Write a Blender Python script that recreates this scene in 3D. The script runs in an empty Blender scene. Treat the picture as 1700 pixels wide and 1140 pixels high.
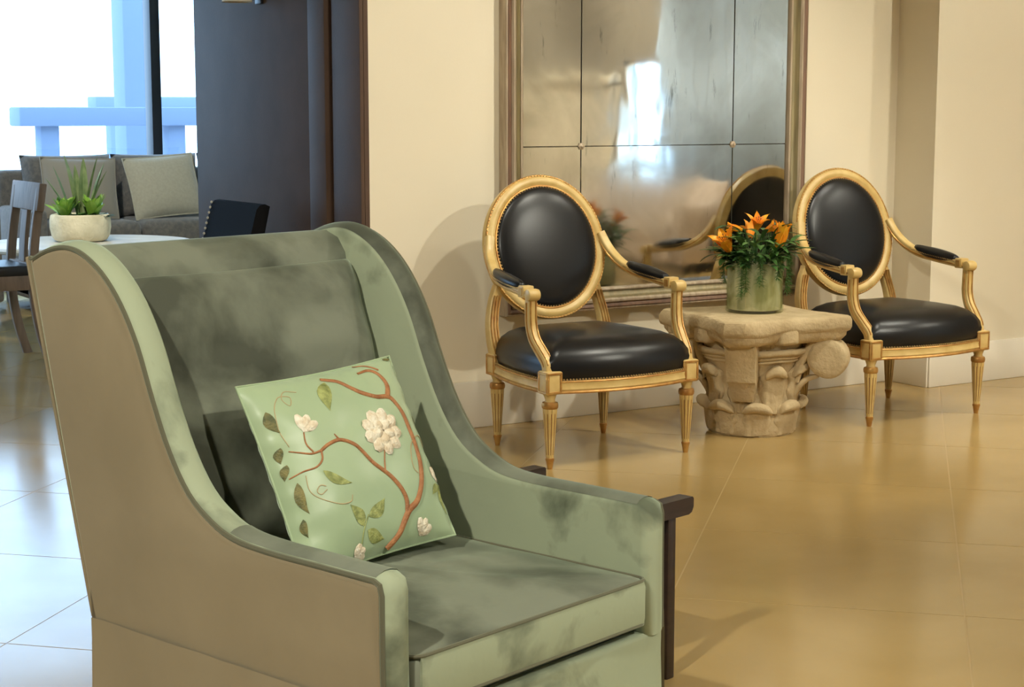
import bpy, bmesh, math, random
from mathutils import Vector, Matrix, noise
from mathutils.geometry import tessellate_polygon

random.seed(7)
PI = math.pi
sc = bpy.context.scene
COL = sc.collection

# ------------------------------------------------------------------ camera
cam_d = bpy.data.cameras.new('camera')
cam = bpy.data.objects.new('camera', cam_d)
COL.objects.link(cam)
cam.location = (0, 0, 1.20)
cam.rotation_euler = (PI / 2 - math.atan(385 / 2800.0), 0, -math.radians(31.9))
cam_d.sensor_width = 36.0
cam_d.lens = 2800.0 / 1700.0 * 36.0
cam_d.clip_start = 0.05
sc.camera = cam

# ------------------------------------------------------------------ view
sc.view_settings.view_transform = 'Standard'
sc.view_settings.look = 'None'
sc.view_settings.exposure = 0.10
sc.view_settings.gamma = 1.0
sc.view_settings.use_curve_mapping = False
sc.cycles.use_denoising = True
sc.cycles.max_bounces = 10
sc.cycles.diffuse_bounces = 5
sc.cycles.glossy_bounces = 5
sc.cycles.transparent_max_bounces = 12
sc.cycles.sample_clamp_indirect = 6.0

# ------------------------------------------------------------------ world: bright hazy daylight
world = bpy.data.worlds.new('daylight')
sc.world = world
world.use_nodes = True
wn = world.node_tree.nodes['Background']
wn.inputs['Color'].default_value = (0.45, 0.70, 1.0, 1)
wn.inputs['Strength'].default_value = 6.0

# window openings act as portals that guide the daylight sampling
def portal(loc, rot, sx, sy):
    d = bpy.data.lights.new('window_portal', 'AREA')
    d.shape = 'RECTANGLE'; d.size = sx; d.size_y = sy
    d.cycles.is_portal = True
    o = bpy.data.objects.new('window_portal', d)
    o.location = loc; o.rotation_euler = rot
    COL.objects.link(o)
portal((1.2, 11.36, 1.5), (-PI / 2, 0, 0), 11.0, 2.7)
portal((8.98, -1.31, 1.0), (0, -PI / 2, PI), 1.3, 0.70)

WARM = (1.0, 0.965, 0.82)
# recessed ceiling spotlights, the later ones unseen and added as fill: (x, y) on ceiling, aim point, watts, cone in degrees
SPOTS = [
    ((4.25, 3.35), (3.75, 5.2, 0.55), 140, 74, 'mirror and the chairs'),
    ((5.75, 3.45), (5.10, 5.1, 0.45), 100, 78, 'right oval-back armchair'),
    ((2.55, 4.05), (2.95, 5.4, 1.15), 75, 66, 'bare cream wall'),
    ((1.95, -0.95), (1.35, 2.40, 0.55), 430, 42, 'velvet armchair'),
    ((-0.9, 1.0), (1.1, 2.6, 0.4), 430, 80, 'back of the velvet armchair'),
    ((5.2, 0.9), (4.2, 2.8, 0.0), 300, 95, 'open floor, added as general fill'),  # unseen lamp added for general room fill
    ((7.4, -1.2), (8.9, -2.6, 1.0), 230, 110, 'dado wall, added to brighten the mirror view'),  # this and the next five: unseen lamps added to brighten the mirrored far room
    ((7.6, -3.6), (8.9, -4.2, 1.0), 190, 110, 'far end of the dado wall, added to brighten the mirror view'),
    ((7.4, 2.2), (7.4, 4.9, 0.8), 130, 95, 'far end of the back wall, added to brighten the far room'),
    ((7.6, 0.8), (8.9, 0.3, 1.3), 190, 100, 'blue-grey curtain, added to brighten the mirror view'),
    ((6.3, 0.9), (7.2, 0.6, 0.2), 330, 100, 'mauve sofa, added to brighten the mirror view'),
    ((5.9, 3.0), (6.3, 2.6, 0.0), 120, 90, 'floor in front of the far wall, added to brighten the far room'),
    ((1.9, 7.3), (3.05, 9.6, 0.75), 330, 44, 'round table, added to light the planter from the front'),  # unseen lamp added to light the table, planter and sofa corner
]

# ------------------------------------------------------------------ materials
MATS = {}
def mat(name, col, rough=0.5, metal=0.0, col2=None, nscale=6.0, ndetail=4.0, nlo=0.35, nhi=0.65,
        bump=0.0, bscale=40.0, sheen=0.0, sheen_tint=None, sheen_rough=0.5, coat=0.0, spec=0.5, rough2=None,
        stretch=None, emit=None, estr=0.0):
    m = bpy.data.materials.new(name); MATS[name] = m
    m.use_nodes = True
    nt = m.node_tree; N = nt.nodes; L = nt.links
    b = N['Principled BSDF']
    b.inputs['Base Color'].default_value = (*col, 1)
    b.inputs['Roughness'].default_value = rough
    b.inputs['Metallic'].default_value = metal
    b.inputs['Specular IOR Level'].default_value = spec
    if sheen:
        b.inputs['Sheen Weight'].default_value = sheen
        b.inputs['Sheen Roughness'].default_value = sheen_rough
        b.inputs['Sheen Tint'].default_value = (*(sheen_tint or (1, 1, 1)), 1)
    if coat:
        b.inputs['Coat Weight'].default_value = coat
        b.inputs['Coat Roughness'].default_value = 0.08
    if emit:
        b.inputs['Emission Color'].default_value = (*emit, 1)
        b.inputs['Emission Strength'].default_value = estr
    if col2 is not None or bump or rough2 is not None:
        g = N.new('ShaderNodeNewGeometry')
        src = g.outputs['Position']
        if stretch:
            mp = N.new('ShaderNodeMapping')
            mp.inputs['Scale'].default_value = stretch
            L.new(src, mp.inputs['Vector']); src = mp.outputs['Vector']
        if col2 is not None or rough2 is not None:
            t = N.new('ShaderNodeTexNoise')
            t.inputs['Scale'].default_value = nscale
            t.inputs['Detail'].default_value = ndetail
            t.inputs['Distortion'].default_value = 0.3
            L.new(src, t.inputs['Vector'])
            mr = N.new('ShaderNodeMapRange')
            mr.inputs['From Min'].default_value = nlo
            mr.inputs['From Max'].default_value = nhi
            L.new(t.outputs['Fac'], mr.inputs['Value'])
            if col2 is not None:
                mx = N.new('ShaderNodeMix'); mx.data_type = 'RGBA'
                mx.inputs['A'].default_value = (*col, 1)
                mx.inputs['B'].default_value = (*col2, 1)
                L.new(mr.outputs['Result'], mx.inputs['Factor'])
                L.new(mx.outputs['Result'], b.inputs['Base Color'])
            if rough2 is not None:
                r2 = N.new('ShaderNodeMapRange')
                r2.inputs['To Min'].default_value = rough
                r2.inputs['To Max'].default_value = rough2
                L.new(mr.outputs['Result'], r2.inputs['Value'])
                L.new(r2.outputs['Result'], b.inputs['Roughness'])
        if bump:
            t2 = N.new('ShaderNodeTexNoise')
            t2.inputs['Scale'].default_value = bscale
            t2.inputs['Detail'].default_value = 3.0
            L.new(src, t2.inputs['Vector'])
            bp = N.new('ShaderNodeBump')
            bp.inputs['Strength'].default_value = bump
            bp.inputs['Distance'].default_value = 0.01
            L.new(t2.outputs['Fac'], bp.inputs['Height'])
            L.new(bp.outputs['Normal'], b.inputs['Normal'])
    return m

def glass_mat(name, tint=(1, 1, 1), gloss=0.07, rough=0.02):
    m = bpy.data.materials.new(name); MATS[name] = m
    m.use_nodes = True
    nt = m.node_tree; N = nt.nodes; L = nt.links
    N.remove(N['Principled BSDF'])
    tr = N.new('ShaderNodeBsdfTransparent'); tr.inputs['Color'].default_value = (*tint, 1)
    gl = N.new('ShaderNodeBsdfGlossy'); gl.inputs['Roughness'].default_value = rough
    mx = N.new('ShaderNodeMixShader'); mx.inputs[0].default_value = gloss
    L.new(tr.outputs[0], mx.inputs[1]); L.new(gl.outputs[0], mx.inputs[2])
    L.new(mx.outputs[0], N['Material Output'].inputs['Surface'])
    return m

mat('cream_paint', (0.78, 0.70, 0.54), 0.55, col2=(0.75, 0.67, 0.51), nscale=1.5, bump=0.02, bscale=150)
mat('white_paint', (0.80, 0.74, 0.62), 0.45)
mat('ceiling_paint', (0.80, 0.76, 0.68), 0.8)
mat('taupe_paint', (0.34, 0.30, 0.235), 0.7, col2=(0.31, 0.27, 0.21), nscale=2)
mat('dark_panel', (0.098, 0.060, 0.042), 0.65, spec=0.2, col2=(0.082, 0.050, 0.035), nscale=5, bump=0.05, bscale=120)
mat('floor_concrete', (0.46, 0.315, 0.125), 0.13, col2=(0.36, 0.24, 0.085), nscale=1.7, ndetail=6, nlo=0.3, nhi=0.7, rough2=0.21, spec=0.55)
mat('floor_joint', (0.47, 0.33, 0.14), 0.25)
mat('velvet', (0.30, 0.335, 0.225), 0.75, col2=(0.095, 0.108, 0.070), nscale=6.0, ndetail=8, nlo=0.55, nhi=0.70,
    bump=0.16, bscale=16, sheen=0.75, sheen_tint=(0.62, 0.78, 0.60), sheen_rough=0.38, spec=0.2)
mat('velvet_shaded', (0.165, 0.176, 0.130), 0.78, col2=(0.058, 0.062, 0.044), nscale=5.5, ndetail=8, nlo=0.40, nhi=0.62,
    bump=0.16, bscale=14, sheen=0.45, sheen_tint=(0.62, 0.74, 0.56), sheen_rough=0.40, spec=0.2)  # darker copy of the velvet: shade on up-facing parts put into the colour
mat('velvet_outside', (0.30, 0.245, 0.155), 0.8, col2=(0.245, 0.20, 0.125), nscale=3.2, ndetail=5,
    bump=0.10, bscale=10, sheen=0.35, sheen_tint=(0.9, 0.8, 0.6), sheen_rough=0.5, spec=0.15)
mat('velvet_welt', (0.095, 0.088, 0.055), 0.8, sheen=0.4, sheen_tint=(0.7, 0.8, 0.6), spec=0.2)
mat('silk_green', (0.325, 0.405, 0.245), 0.38, col2=(0.28, 0.36, 0.215), nscale=5, bump=0.14, bscale=11, sheen=0.4,
    sheen_tint=(0.8, 0.95, 0.75), spec=0.4)
mat('thread_brown', (0.36, 0.155, 0.055), 0.6, col2=(0.25, 0.095, 0.03), nscale=60, bump=0.3, bscale=300)
mat('thread_tan', (0.38, 0.29, 0.15), 0.6)
mat('thread_leaf', (0.135, 0.16, 0.04), 0.6, col2=(0.33, 0.36, 0.12), nscale=70, bump=0.3, bscale=300)
mat('thread_dark_leaf', (0.06, 0.07, 0.02), 0.6, col2=(0.20, 0.17, 0.05), nscale=60, bump=0.3, bscale=300)
mat('thread_white', (0.74, 0.69, 0.56), 0.55, col2=(0.58, 0.47, 0.32), nscale=90, bump=0.4, bscale=260)
mat('leather_black', (0.008, 0.008, 0.009), 0.31, bump=0.03, bscale=260, spec=0.38)
mat('gold_cream', (0.69, 0.505, 0.205), 0.36, 0.0, col2=(0.56, 0.375, 0.125), nscale=14, spec=0.5)
mat('gilt', (0.42, 0.20, 0.055), 0.36, 0.55, col2=(0.58, 0.34, 0.10), nscale=30)
mat('flute_brown', (0.30, 0.155, 0.05), 0.5, 0.2)
mat('brass_nail', (0.70, 0.52, 0.26), 0.28, 0.85)
mat('stone', (0.58, 0.455, 0.27), 0.9, col2=(0.47, 0.355, 0.20), nscale=9, ndetail=8, bump=0.5, bscale=55, spec=0.2)
mat('stone_planter', (0.74, 0.65, 0.46), 0.92, col2=(0.60, 0.52, 0.35), nscale=14, ndetail=8, bump=0.6, bscale=60, spec=0.15)
mat('frame_silver', (0.46, 0.37, 0.26), 0.42, 0.15, col2=(0.33, 0.25, 0.17), nscale=9, stretch=(6, 6, 0.8))
mat('frame_olive', (0.26, 0.205, 0.095), 0.42, 0.2, col2=(0.19, 0.15, 0.07), nscale=9, stretch=(6, 6, 0.8))
mat('frame_red', (0.23, 0.125, 0.075), 0.5, 0.1, col2=(0.16, 0.09, 0.055), nscale=9, stretch=(6, 6, 0.8))
mat('dark_wood', (0.020, 0.011, 0.008), 0.35, col2=(0.030, 0.016, 0.011), nscale=12, stretch=(1, 1, 8), spec=0.5)
mat('weathered_wood', (0.30, 0.205, 0.15), 0.6, col2=(0.22, 0.15, 0.11), nscale=8, stretch=(5, 5, 0.8), bump=0.1, bscale=60)
mat('pale_table', (0.70, 0.66, 0.58), 0.25, col2=(0.62, 0.58, 0.50), nscale=6)
mat('matte_leather', (0.008, 0.008, 0.009), 0.8, spec=0.05)
mat('dark_seat', (0.025, 0.022, 0.024), 0.42)
mat('sofa_grey', (0.15, 0.135, 0.12), 0.9, col2=(0.095, 0.092, 0.088), nscale=40, sheen=0.3, bump=0.08, bscale=200)
mat('pillow_grey', (0.42, 0.39, 0.30), 0.85, col2=(0.38, 0.35, 0.27), nscale=60, sheen=0.3, bump=0.08, bscale=200)
mat('pillow_taupe', (0.25, 0.225, 0.185), 0.85, sheen=0.3, bump=0.08, bscale=200)
mat('leaf_green', (0.055, 0.135, 0.030), 0.42, col2=(0.10, 0.22, 0.05), nscale=25, spec=0.4)
mat('leaf_deep', (0.028, 0.080, 0.022), 0.42, col2=(0.05, 0.12, 0.03), nscale=25, spec=0.4)
mat('leaf_lime', (0.30, 0.48, 0.06), 0.45, col2=(0.16, 0.34, 0.04), nscale=20)
mat('leaf_snake', (0.13, 0.19, 0.07), 0.4, col2=(0.24, 0.30, 0.13), nscale=30, stretch=(1, 1, 0.6))
mat('leaf_blue', (0.075, 0.13, 0.11), 0.5)
mat('petal_orange', (0.95, 0.46, 0.018), 0.45, col2=(0.90, 0.25, 0.01), nscale=22)
mat('stamen', (0.30, 0.10, 0.02), 0.6)
mat('moss', (0.16, 0.20, 0.06), 0.95, col2=(0.09, 0.14, 0.03), nscale=40, bump=0.6, bscale=90)
mat('vase_lining', (0.70, 0.63, 0.46), 0.6, col2=(0.38, 0.36, 0.17), nlo=0.42, nhi=0.62, nscale=14, ndetail=7, stretch=(1, 1, 0.45))
mat('black_metal', (0.02, 0.022, 0.03), 0.4, 0.3)
mat('terrace', (0.70, 0.70, 0.70), 0.8)
mat('balustrade', (0.15, 0.20, 0.30), 0.8)
mat('soil', (0.05, 0.035, 0.02), 0.95)
mat('lamp_shade', (0.72, 0.66, 0.55), 0.8)
mat('lamp_glow', (1, 0.9, 0.7), 0.5, emit=(1.0, 0.82, 0.55), estr=9.0)
mat('trim_ring', (0.75, 0.73, 0.70), 0.4)
mat('sofa_mauve', (0.56, 0.46, 0.37), 0.9, sheen=0.3)
mat('curtain_blue', (0.46, 0.55, 0.64), 0.85)
glass_mat('window_glass', (0.97, 0.99, 1.0), 0.06)
glass_mat('vase_glass', (0.93, 0.96, 0.90), 0.10)

def mirror_mat():
    m = bpy.data.materials.new('antique_mirror'); MATS['antique_mirror'] = m
    m.use_nodes = True
    nt = m.node_tree; N = nt.nodes; L = nt.links
    b = N['Principled BSDF']
    b.inputs['Metallic'].default_value = 1.0
    g = N.new('ShaderNodeNewGeometry')
    t = N.new('ShaderNodeTexNoise'); t.inputs['Scale'].default_value = 2.4; t.inputs['Detail'].default_value = 8
    t.inputs['Distortion'].default_value = 0.8
    L.new(g.outputs['Position'], t.inputs['Vector'])
    cr = N.new('ShaderNodeValToRGB')
    cr.color_ramp.elements[0].position = 0.34; cr.color_ramp.elements[0].color = (0.52, 0.50, 0.44, 1)
    cr.color_ramp.elements[1].position = 0.60; cr.color_ramp.elements[1].color = (0.76, 0.75, 0.71, 1)
    L.new(t.outputs['Fac'], cr.inputs['Fac'])
    st = N.new('ShaderNodeTexNoise'); st.inputs['Scale'].default_value = 13.0; st.inputs['Detail'].default_value = 9; st.inputs['Roughness'].default_value = 0.7
    ms = N.new('ShaderNodeMapping'); ms.inputs['Scale'].default_value = (1.6, 1.0, 0.28)
    L.new(g.outputs['Position'], ms.inputs['Vector']); L.new(ms.outputs['Vector'], st.inputs['Vector'])
    sr = N.new('ShaderNodeMapRange'); sr.inputs['From Min'].default_value = 0.60; sr.inputs['From Max'].default_value = 0.70
    L.new(st.outputs['Fac'], sr.inputs['Value'])
    mm = N.new('ShaderNodeMix'); mm.data_type = 'RGBA'; mm.inputs['B'].default_value = (0.30, 0.30, 0.27, 1)
    L.new(sr.outputs['Result'], mm.inputs['Factor']); L.new(cr.outputs['Color'], mm.inputs['A'])
    L.new(mm.outputs['Result'], b.inputs['Base Color'])
    mr = N.new('ShaderNodeMapRange')
    mr.inputs['From Min'].default_value = 0.35; mr.inputs['From Max'].default_value = 0.62
    mr.inputs['To Min'].default_value = 0.11; mr.inputs['To Max'].default_value = 0.03
    L.new(t.outputs['Fac'], mr.inputs['Value'])
    L.new(mr.outputs['Result'], b.inputs['Roughness'])
    w = N.new('ShaderNodeTexNoise'); w.inputs['Scale'].default_value = 5.0; w.inputs['Detail'].default_value = 2
    mp = N.new('ShaderNodeMapping'); mp.inputs['Scale'].default_value = (1.0, 1.0, 0.5)
    L.new(g.outputs['Position'], mp.inputs['Vector']); L.new(mp.outputs['Vector'], w.inputs['Vector'])
    bp = N.new('ShaderNodeBump'); bp.inputs['Strength'].default_value = 0.05; bp.inputs['Distance'].default_value = 0.02
    L.new(w.outputs['Fac'], bp.inputs['Height']); L.new(bp.outputs['Normal'], b.inputs['Normal'])
mirror_mat()

# ------------------------------------------------------------------ mesh helpers
class MB:
    """collects vertices and faces for ONE mesh object"""
    def __init__(self):
        self.v = []; self.f = []
    def add(self, v, f):
        o = len(self.v)
        self.v += [tuple(p) for p in v]
        self.f += [tuple(i + o for i in q) for q in f]
        return self
    def build(self, name, m, parent=None, smooth=True, kind=None, angle=40):
        me = bpy.data.meshes.new(name)
        me.from_pydata(self.v, [], self.f)
        me.materials.append(MATS[m])
        bm = bmesh.new(); bm.from_mesh(me)
        bmesh.ops.recalc_face_normals(bm, faces=bm.faces)
        bm.to_mesh(me); bm.free()
        if smooth:
            me.shade_smooth()
            me.set_sharp_from_angle(angle=math.radians(angle))
        o = bpy.data.objects.new(name, me)
        COL.objects.link(o)
        if parent is not None:
            o.parent = parent
        if kind:
            o['kind'] = kind
        return o

def box(mb, c, s, bev=0.0, seg=2, rot=None):
    bm = bmesh.new()
    bmesh.ops.create_cube(bm, size=1.0)
    for v in bm.verts:
        v.co = Vector((v.co.x * s[0], v.co.y * s[1], v.co.z * s[2]))
    if bev > 0:
        bmesh.ops.bevel(bm, geom=list(bm.edges), offset=bev, segments=seg, profile=0.5, affect='EDGES')
    R = rot if rot is not None else Matrix.Identity(3)
    bm.verts.index_update()
    mb.add([R @ v.co + Vector(c) for v in bm.verts], [[v.index for v in f.verts] for f in bm.faces])
    bm.free()
    return mb

def bx(x0, x1, y0, y1, z0, z1, bev=0.0, seg=2):
    return box(MB(), ((x0 + x1) / 2, (y0 + y1) / 2, (z0 + z1) / 2), (abs(x1 - x0), abs(y1 - y0), abs(z1 - z0)), bev, seg)

def catmull(pts, n=6, closed=False):
    P = [Vector(p) for p in pts]; out = []; m = len(P)
    rng = m if closed else m - 1
    for i in range(rng):
        if closed:
            p0, p1, p2, p3 = P[(i - 1) % m], P[i], P[(i + 1) % m], P[(i + 2) % m]
        else:
            p0 = P[i - 1] if i > 0 else P[i] * 2 - P[i + 1]
            p1, p2 = P[i], P[i + 1]
            p3 = P[i + 2] if i + 2 < m else P[i + 1] * 2 - P[i]
        for k in range(n):
            t = k / n
            out.append(0.5 * ((2 * p1) + (p2 - p0) * t + (2 * p0 - 5 * p1 + 4 * p2 - p3) * t * t + (3 * p1 - p0 - 3 * p2 + p3) * t ** 3))
    if not closed:
        out.append(P[-1])
    return out

def loft(mb, rings, close=True, cap0=True, cap1=True):
    n = len(rings[0]); v = []; f = []
    for r in rings:
        v += list(r)
    for i in range(len(rings) - 1):
        for j in range(n if close else n - 1):
            a = i * n + j; b = i * n + (j + 1) % n
            f.append((a, b, b + n, a + n))
    for on, k in ((cap0, 0), (cap1, len(rings) - 1)):
        if not on: continue
        if n <= 12:
            f.append(tuple(range(k * n, k * n + n)))
        else:
            for q in tessellate_polygon([[Vector(p) for p in rings[k]]]):
                f.append(tuple(k * n + i for i in q))
    return mb.add(v, f)

def sweep(mb, path, section, scales=None, side=None, closed=False, cap=True):
    """section: 2D points (a, b); a along 'side' direction, b along the other normal. section may be a function(i, t)"""
    P = [Vector(p) for p in path]; n = len(P); rings = []
    up = Vector(side) if side is not None else Vector((0, 0, 1))
    prev = None
    for i in range(n):
        if closed:
            t = P[(i + 1) % n] - P[i - 1]
        else:
            t = P[min(i + 1, n - 1)] - P[max(i - 1, 0)]
        t.normalize()
        if side is not None:
            s = up - t * up.dot(t)
        elif prev is None:
            s = Vector((0, 0, 1)).cross(t)
            if s.length < 1e-3: s = Vector((1, 0, 0)).cross(t)
        else:
            s = prev - t * prev.dot(t)
        s.normalize(); prev = s
        w = t.cross(s)
        sec = section(i, i / max(1, n - 1)) if callable(section) else section
        k = scales[i] if scales else 1.0
        rings.append([P[i] + s * (a * k) + w * (b * k) for a, b in sec])
    if closed:
        rings.append(rings[0])
        return loft(mb, rings, True, False, False)
    return loft(mb, rings, True, cap, cap)

def circ(r, n=8, r2=None):
    return [(r * math.cos(2 * PI * k / n), (r2 or r) * math.sin(2 * PI * k / n)) for k in range(n)]

def rrect(w, h, r, n=3):
    out = []
    for cx, cy, a0 in ((w / 2 - r, h / 2 - r, 0), (-w / 2 + r, h / 2 - r, PI / 2), (-w / 2 + r, -h / 2 + r, PI), (w / 2 - r, -h / 2 + r, 1.5 * PI)):
        for k in range(n + 1):
            a = a0 + PI / 2 * k / n
            out.append((cx + r * math.cos(a), cy + r * math.sin(a)))
    return out

def tube(mb, path, r, n=8, closed=False, taper=None):
    return sweep(mb, path, circ(r, n), scales=taper, closed=closed)

def lathe(mb, prof, n=32, c=(0, 0, 0), rad=None, cap0=True, cap1=True):
    rings = []
    for r, z in prof:
        rings.append([Vector((c[0] + (rad(r, z, 2 * PI * k / n) if rad else r) * math.cos(2 * PI * k / n),
                              c[1] + (rad(r, z, 2 * PI * k / n) if rad else r) * math.sin(2 * PI * k / n), c[2] + z)) for k in range(n)])
    return loft(mb, rings, True, cap0, cap1)

def ball(mb, c, r, nu=8, nv=5, sc_=(1, 1, 1)):
    prof = [(max(1e-4, math.sin(PI * k / nv)), -math.cos(PI * k / nv)) for k in range(nv + 1)]
    rings = [[Vector((c[0] + r * sc_[0] * p * math.cos(2 * PI * k / nu), c[1] + r * sc_[1] * p * math.sin(2 * PI * k / nu), c[2] + r * sc_[2] * z)) for k in range(nu)] for p, z in prof]
    return loft(mb, rings, True, False, False)

def outline_sweep(mb, outline, prof, normals=None):
    """closed outline in XY; prof is closed list of (offset outward, z)"""
    n = len(outline); rings = []
    for i in range(n):
        p = outline[i]
        t = (outline[(i + 1) % n] - outline[i - 1]); t.normalize()
        nn = Vector((t.y, -t.x, 0))
        rings.append([Vector((p.x, p.y, 0)) + nn * o + Vector((0, 0, z)) for o, z in prof])
    rings.append(rings[0])
    return loft(mb, rings, True, False, False)

def thing(name, label, cat, loc=(0, 0, 0), rotz=0.0, group=None):
    o = bpy.data.objects.new(name, None)
    o.empty_display_size = 0.1
    COL.objects.link(o)
    o.location = loc; o.rotation_euler = (0, 0, rotz)
    o['label'] = label; o['category'] = cat
    if group: o['group'] = group
    return o

def tag(o, label, cat, group=None):
    o['label'] = label; o['category'] = cat
    if group: o['group'] = group
    return o

def struct(o, label=None):
    o['kind'] = 'structure'
    if label: o['label'] = label
    return o

def copy_tree(o, parent=None):
    c = o.copy(); COL.objects.link(c)
    if parent is not None: c.parent = parent
    for ch in list(o.children): copy_tree(ch, c)
    return c

# ------------------------------------------------------------------ the room
XL, XR, YF, YB, ZC = -6.0, 9.0, -6.0, 11.4, 3.10
WX, WY = 2.773, 5.48            # left end of the cream wall, its face
PX, PY = 5.41, 5.245            # pier corner on the right

floor = struct(bx(XL, XR, YF, YB, -0.12, -0.0006).build('floor', 'floor_joint', smooth=False), 'polished tan concrete floor cut by pale diagonal joints')
S = 0.711
r2 = math.sqrt(2.0)
slab_src = None
rest = MB()
for i in range(-22, 24):
    for j in range(-22, 24):
        a0 = 0.17 + (i) * S; b0 = 4.777 + j * S
        ac, bc = a0 + S / 2, b0 + S / 2
        X, Y = (ac + bc) / r2, (bc - ac) / r2
        if not (XL + 0.5 < X < XR - 0.5 and YF + 0.5 < Y < YB - 0.5): continue
        th = math.degrees(math.atan2(X, Y)); d = math.hypot(X, Y)
        if 4 < th < 60 and 1.0 < d < 9.5 and Y > 0.4 and not (X > WX + 0.6 and Y > WY + 0.6):
            if slab_src is None:
                mb = MB(); h = S / 2 - 0.0022; R = Matrix.Rotation(-PI / 4, 3, 'Z').transposed()
                mb = box(MB(), (0, 0, -0.002), (2 * h, 2 * h, 0.004), 0.0, 1, Matrix.Rotation(PI / 4, 3, 'Z'))
                slab_src = mb.build('floor_slab', 'floor_concrete', floor, smooth=False)
                o = slab_src
            else:
                o = slab_src.copy(); COL.objects.link(o)
            o.location = (X, Y, 0)
        else:
            box(rest, (X, Y, -0.002), (S - 0.0044, S - 0.0044, 0.004), 0.0, 1, Matrix.Rotation(PI / 4, 3, 'Z'))
rest.build('slab_field', 'floor_concrete', floor, smooth=False, kind='stuff')

struct(bx(XL, XR, YF, YB, ZC, ZC + 0.15).build('ceiling', 'ceiling_paint', smooth=False), 'plain pale ceiling')
# back wall (cream) and its thickness
struct(bx(WX + 0.03, PX, WY, 7.087, 0, ZC).build('wall_back', 'cream_paint', smooth=False), 'cream painted wall behind the mirror and chairs')
struct(bx(PX, XR, PY, 7.087, 0, ZC).build('wall_pier', 'cream_paint', smooth=False), 'projecting cream wall on the right')
bb = MB()
box(bb, ((WX + 0.03 + PX) / 2, WY - 0.006, 0.09), (PX - WX - 0.03, 0.012, 0.18), 0.004, 2)
struct(bb.build('baseboard_back', 'white_paint'), 'low pale baseboard along the cream wall')
bb = MB()
box(bb, ((PX + XR) / 2, PY - 0.006, 0.09), (XR - PX, 0.012, 0.18), 0.004, 2)
struct(bb.build('baseboard_pier', 'white_paint'), 'tall pale baseboard on the projecting wall')
bb = MB()
box(bb, (PX - 0.006, (PY + WY) / 2 - 0.006, 0.09), (0.012, WY - PY, 0.18), 0.004, 2)
struct(bb.build('baseboard_return', 'white_paint'), 'short baseboard on the return of the projecting wall')
# dark panelled return at the left end of the cream wall
ret = struct(bx(WX + 0.012, WX + 0.03, WY, 7.087, 0, ZC).build('wall_return', 'dark_panel', smooth=False), 'dark brown panelled end wall beside the cream wall')
bx(WX - 0.004, WX + 0.0125, WY + 0.0005, 5.708, 0, ZC, 0.004).build('panel_board', 'dark_panel', ret)
bx(WX - 0.018, WX + 0.0125, 5.742, 5.888, 0, ZC, 0.006).build('panel_board', 'dark_panel', ret)
bx(WX + 0.002, WX + 0.0125, 5.905, 7.087, 0, ZC, 0.002).build('panel_board', 'dark_panel', ret)
bx(WX - 0.008, WX + 0.0125, 5.888, 5.905, 0, ZC, 0.004).build('panel_bead', 'dark_panel', ret)
# rest of the shell
struct(bx(XL - 0.2, XL, YF, YB, 0, ZC).build('wall_left', 'taupe_paint', smooth=False), 'taupe wall on the far left side')
struct(bx(XL, XR, YF - 0.2, YF, 0, ZC).build('wall_front', 'cream_paint', smooth=False), 'cream wall behind the viewer')
# right wall with a small bright window, cream dado below and taupe above
WY0, WY1, WZ0, WZ1 = -1.66, -0.96, 0.38, 1.64
wr = MB()
for (y0, y1, z0, z1) in ((YF, WY0, 0, ZC), (WY1, YB, 0, ZC), (WY0, WY1, 0, WZ0), (WY0, WY1, WZ1, ZC)):
    box(wr, (XR + 0.1, (y0 + y1) / 2, (z0 + z1) / 2), (0.2, y1 - y0, z1 - z0))
struct(wr.build('wall_right', 'taupe_paint', smooth=False), 'taupe wall at the far right end')
dd = bx(XR - 0.03, XR, YF, WY0 - 0.06, 0, 1.42).build('trim_1', 'cream_paint', smooth=False); struct(dd, 'cream dado panelling on the far right wall')
struct(bx(XR - 0.08, XR, YF, WY0 - 0.06, 1.44, 1.54, 0.012).build('trim_2', 'cream_paint'), 'cream dado rail on the far right wall')
w2 = bx(XR + 0.09, XR + 0.10, WY0, WY1, WZ0, WZ1).build('window_2', 'window_glass', smooth=False); struct(w2, 'small bright window on the far right wall')
for (y0, y1, z0, z1) in ((WY0, WY0 + 0.04, WZ0, WZ1), (WY1 - 0.04, WY1, WZ0, WZ1), (WY0, WY1, WZ0, WZ0 + 0.04), (WY0, WY1, WZ1 - 0.04, WZ1)):
    bx(XR + 0.02, XR + 0.12, y0, y1, z0, z1).build('window_frame', 'white_paint', w2, smooth=False)

# window wall at the back left: full-height glazing between slim black mullions
wx0, wx1 = -4.3, 6.7
ww = MB()
for (x0, x1, z0, z1) in ((XL, wx0, 0, ZC), (wx1, XR, 0, ZC), (wx0, wx1, 2.85, ZC), (wx0, wx1, 0, 0.12)):
    box(ww, ((x0 + x1) / 2, YB + 0.1, (z0 + z1) / 2), (x1 - x0, 0.2, z1 - z0))
struct(ww.build('wall_window', 'taupe_paint', smooth=False), 'end wall that holds the tall windows')
mull = [-4.3, -2.25, -0.1, 2.05, 4.17, 5.5, 6.7]
for k in range(len(mull) - 1):
    a, b = mull[k], mull[k + 1]
    w = bx(a + 0.03, b - 0.03, YB + 0.05, YB + 0.06, 0.17, 2.80).build('window_%d' % (k + 3 if k else 1), 'window_glass', smooth=False)
    struct(w, 'tall clear window pane between black mullions')
    bx(b - 0.035, b + 0.035, YB - 0.02, YB + 0.12, 0.12, 2.85, 0.004).build('mullion', 'black_metal', w)
    bx(a, b, YB + 0.0, YB + 0.11, 0.12, 0.18, 0.004).build('window_sill', 'black_metal', w)
    bx(a, b, YB + 0.0, YB + 0.11, 2.79, 2.85, 0.004).build('window_head', 'black_metal', w)

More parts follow.
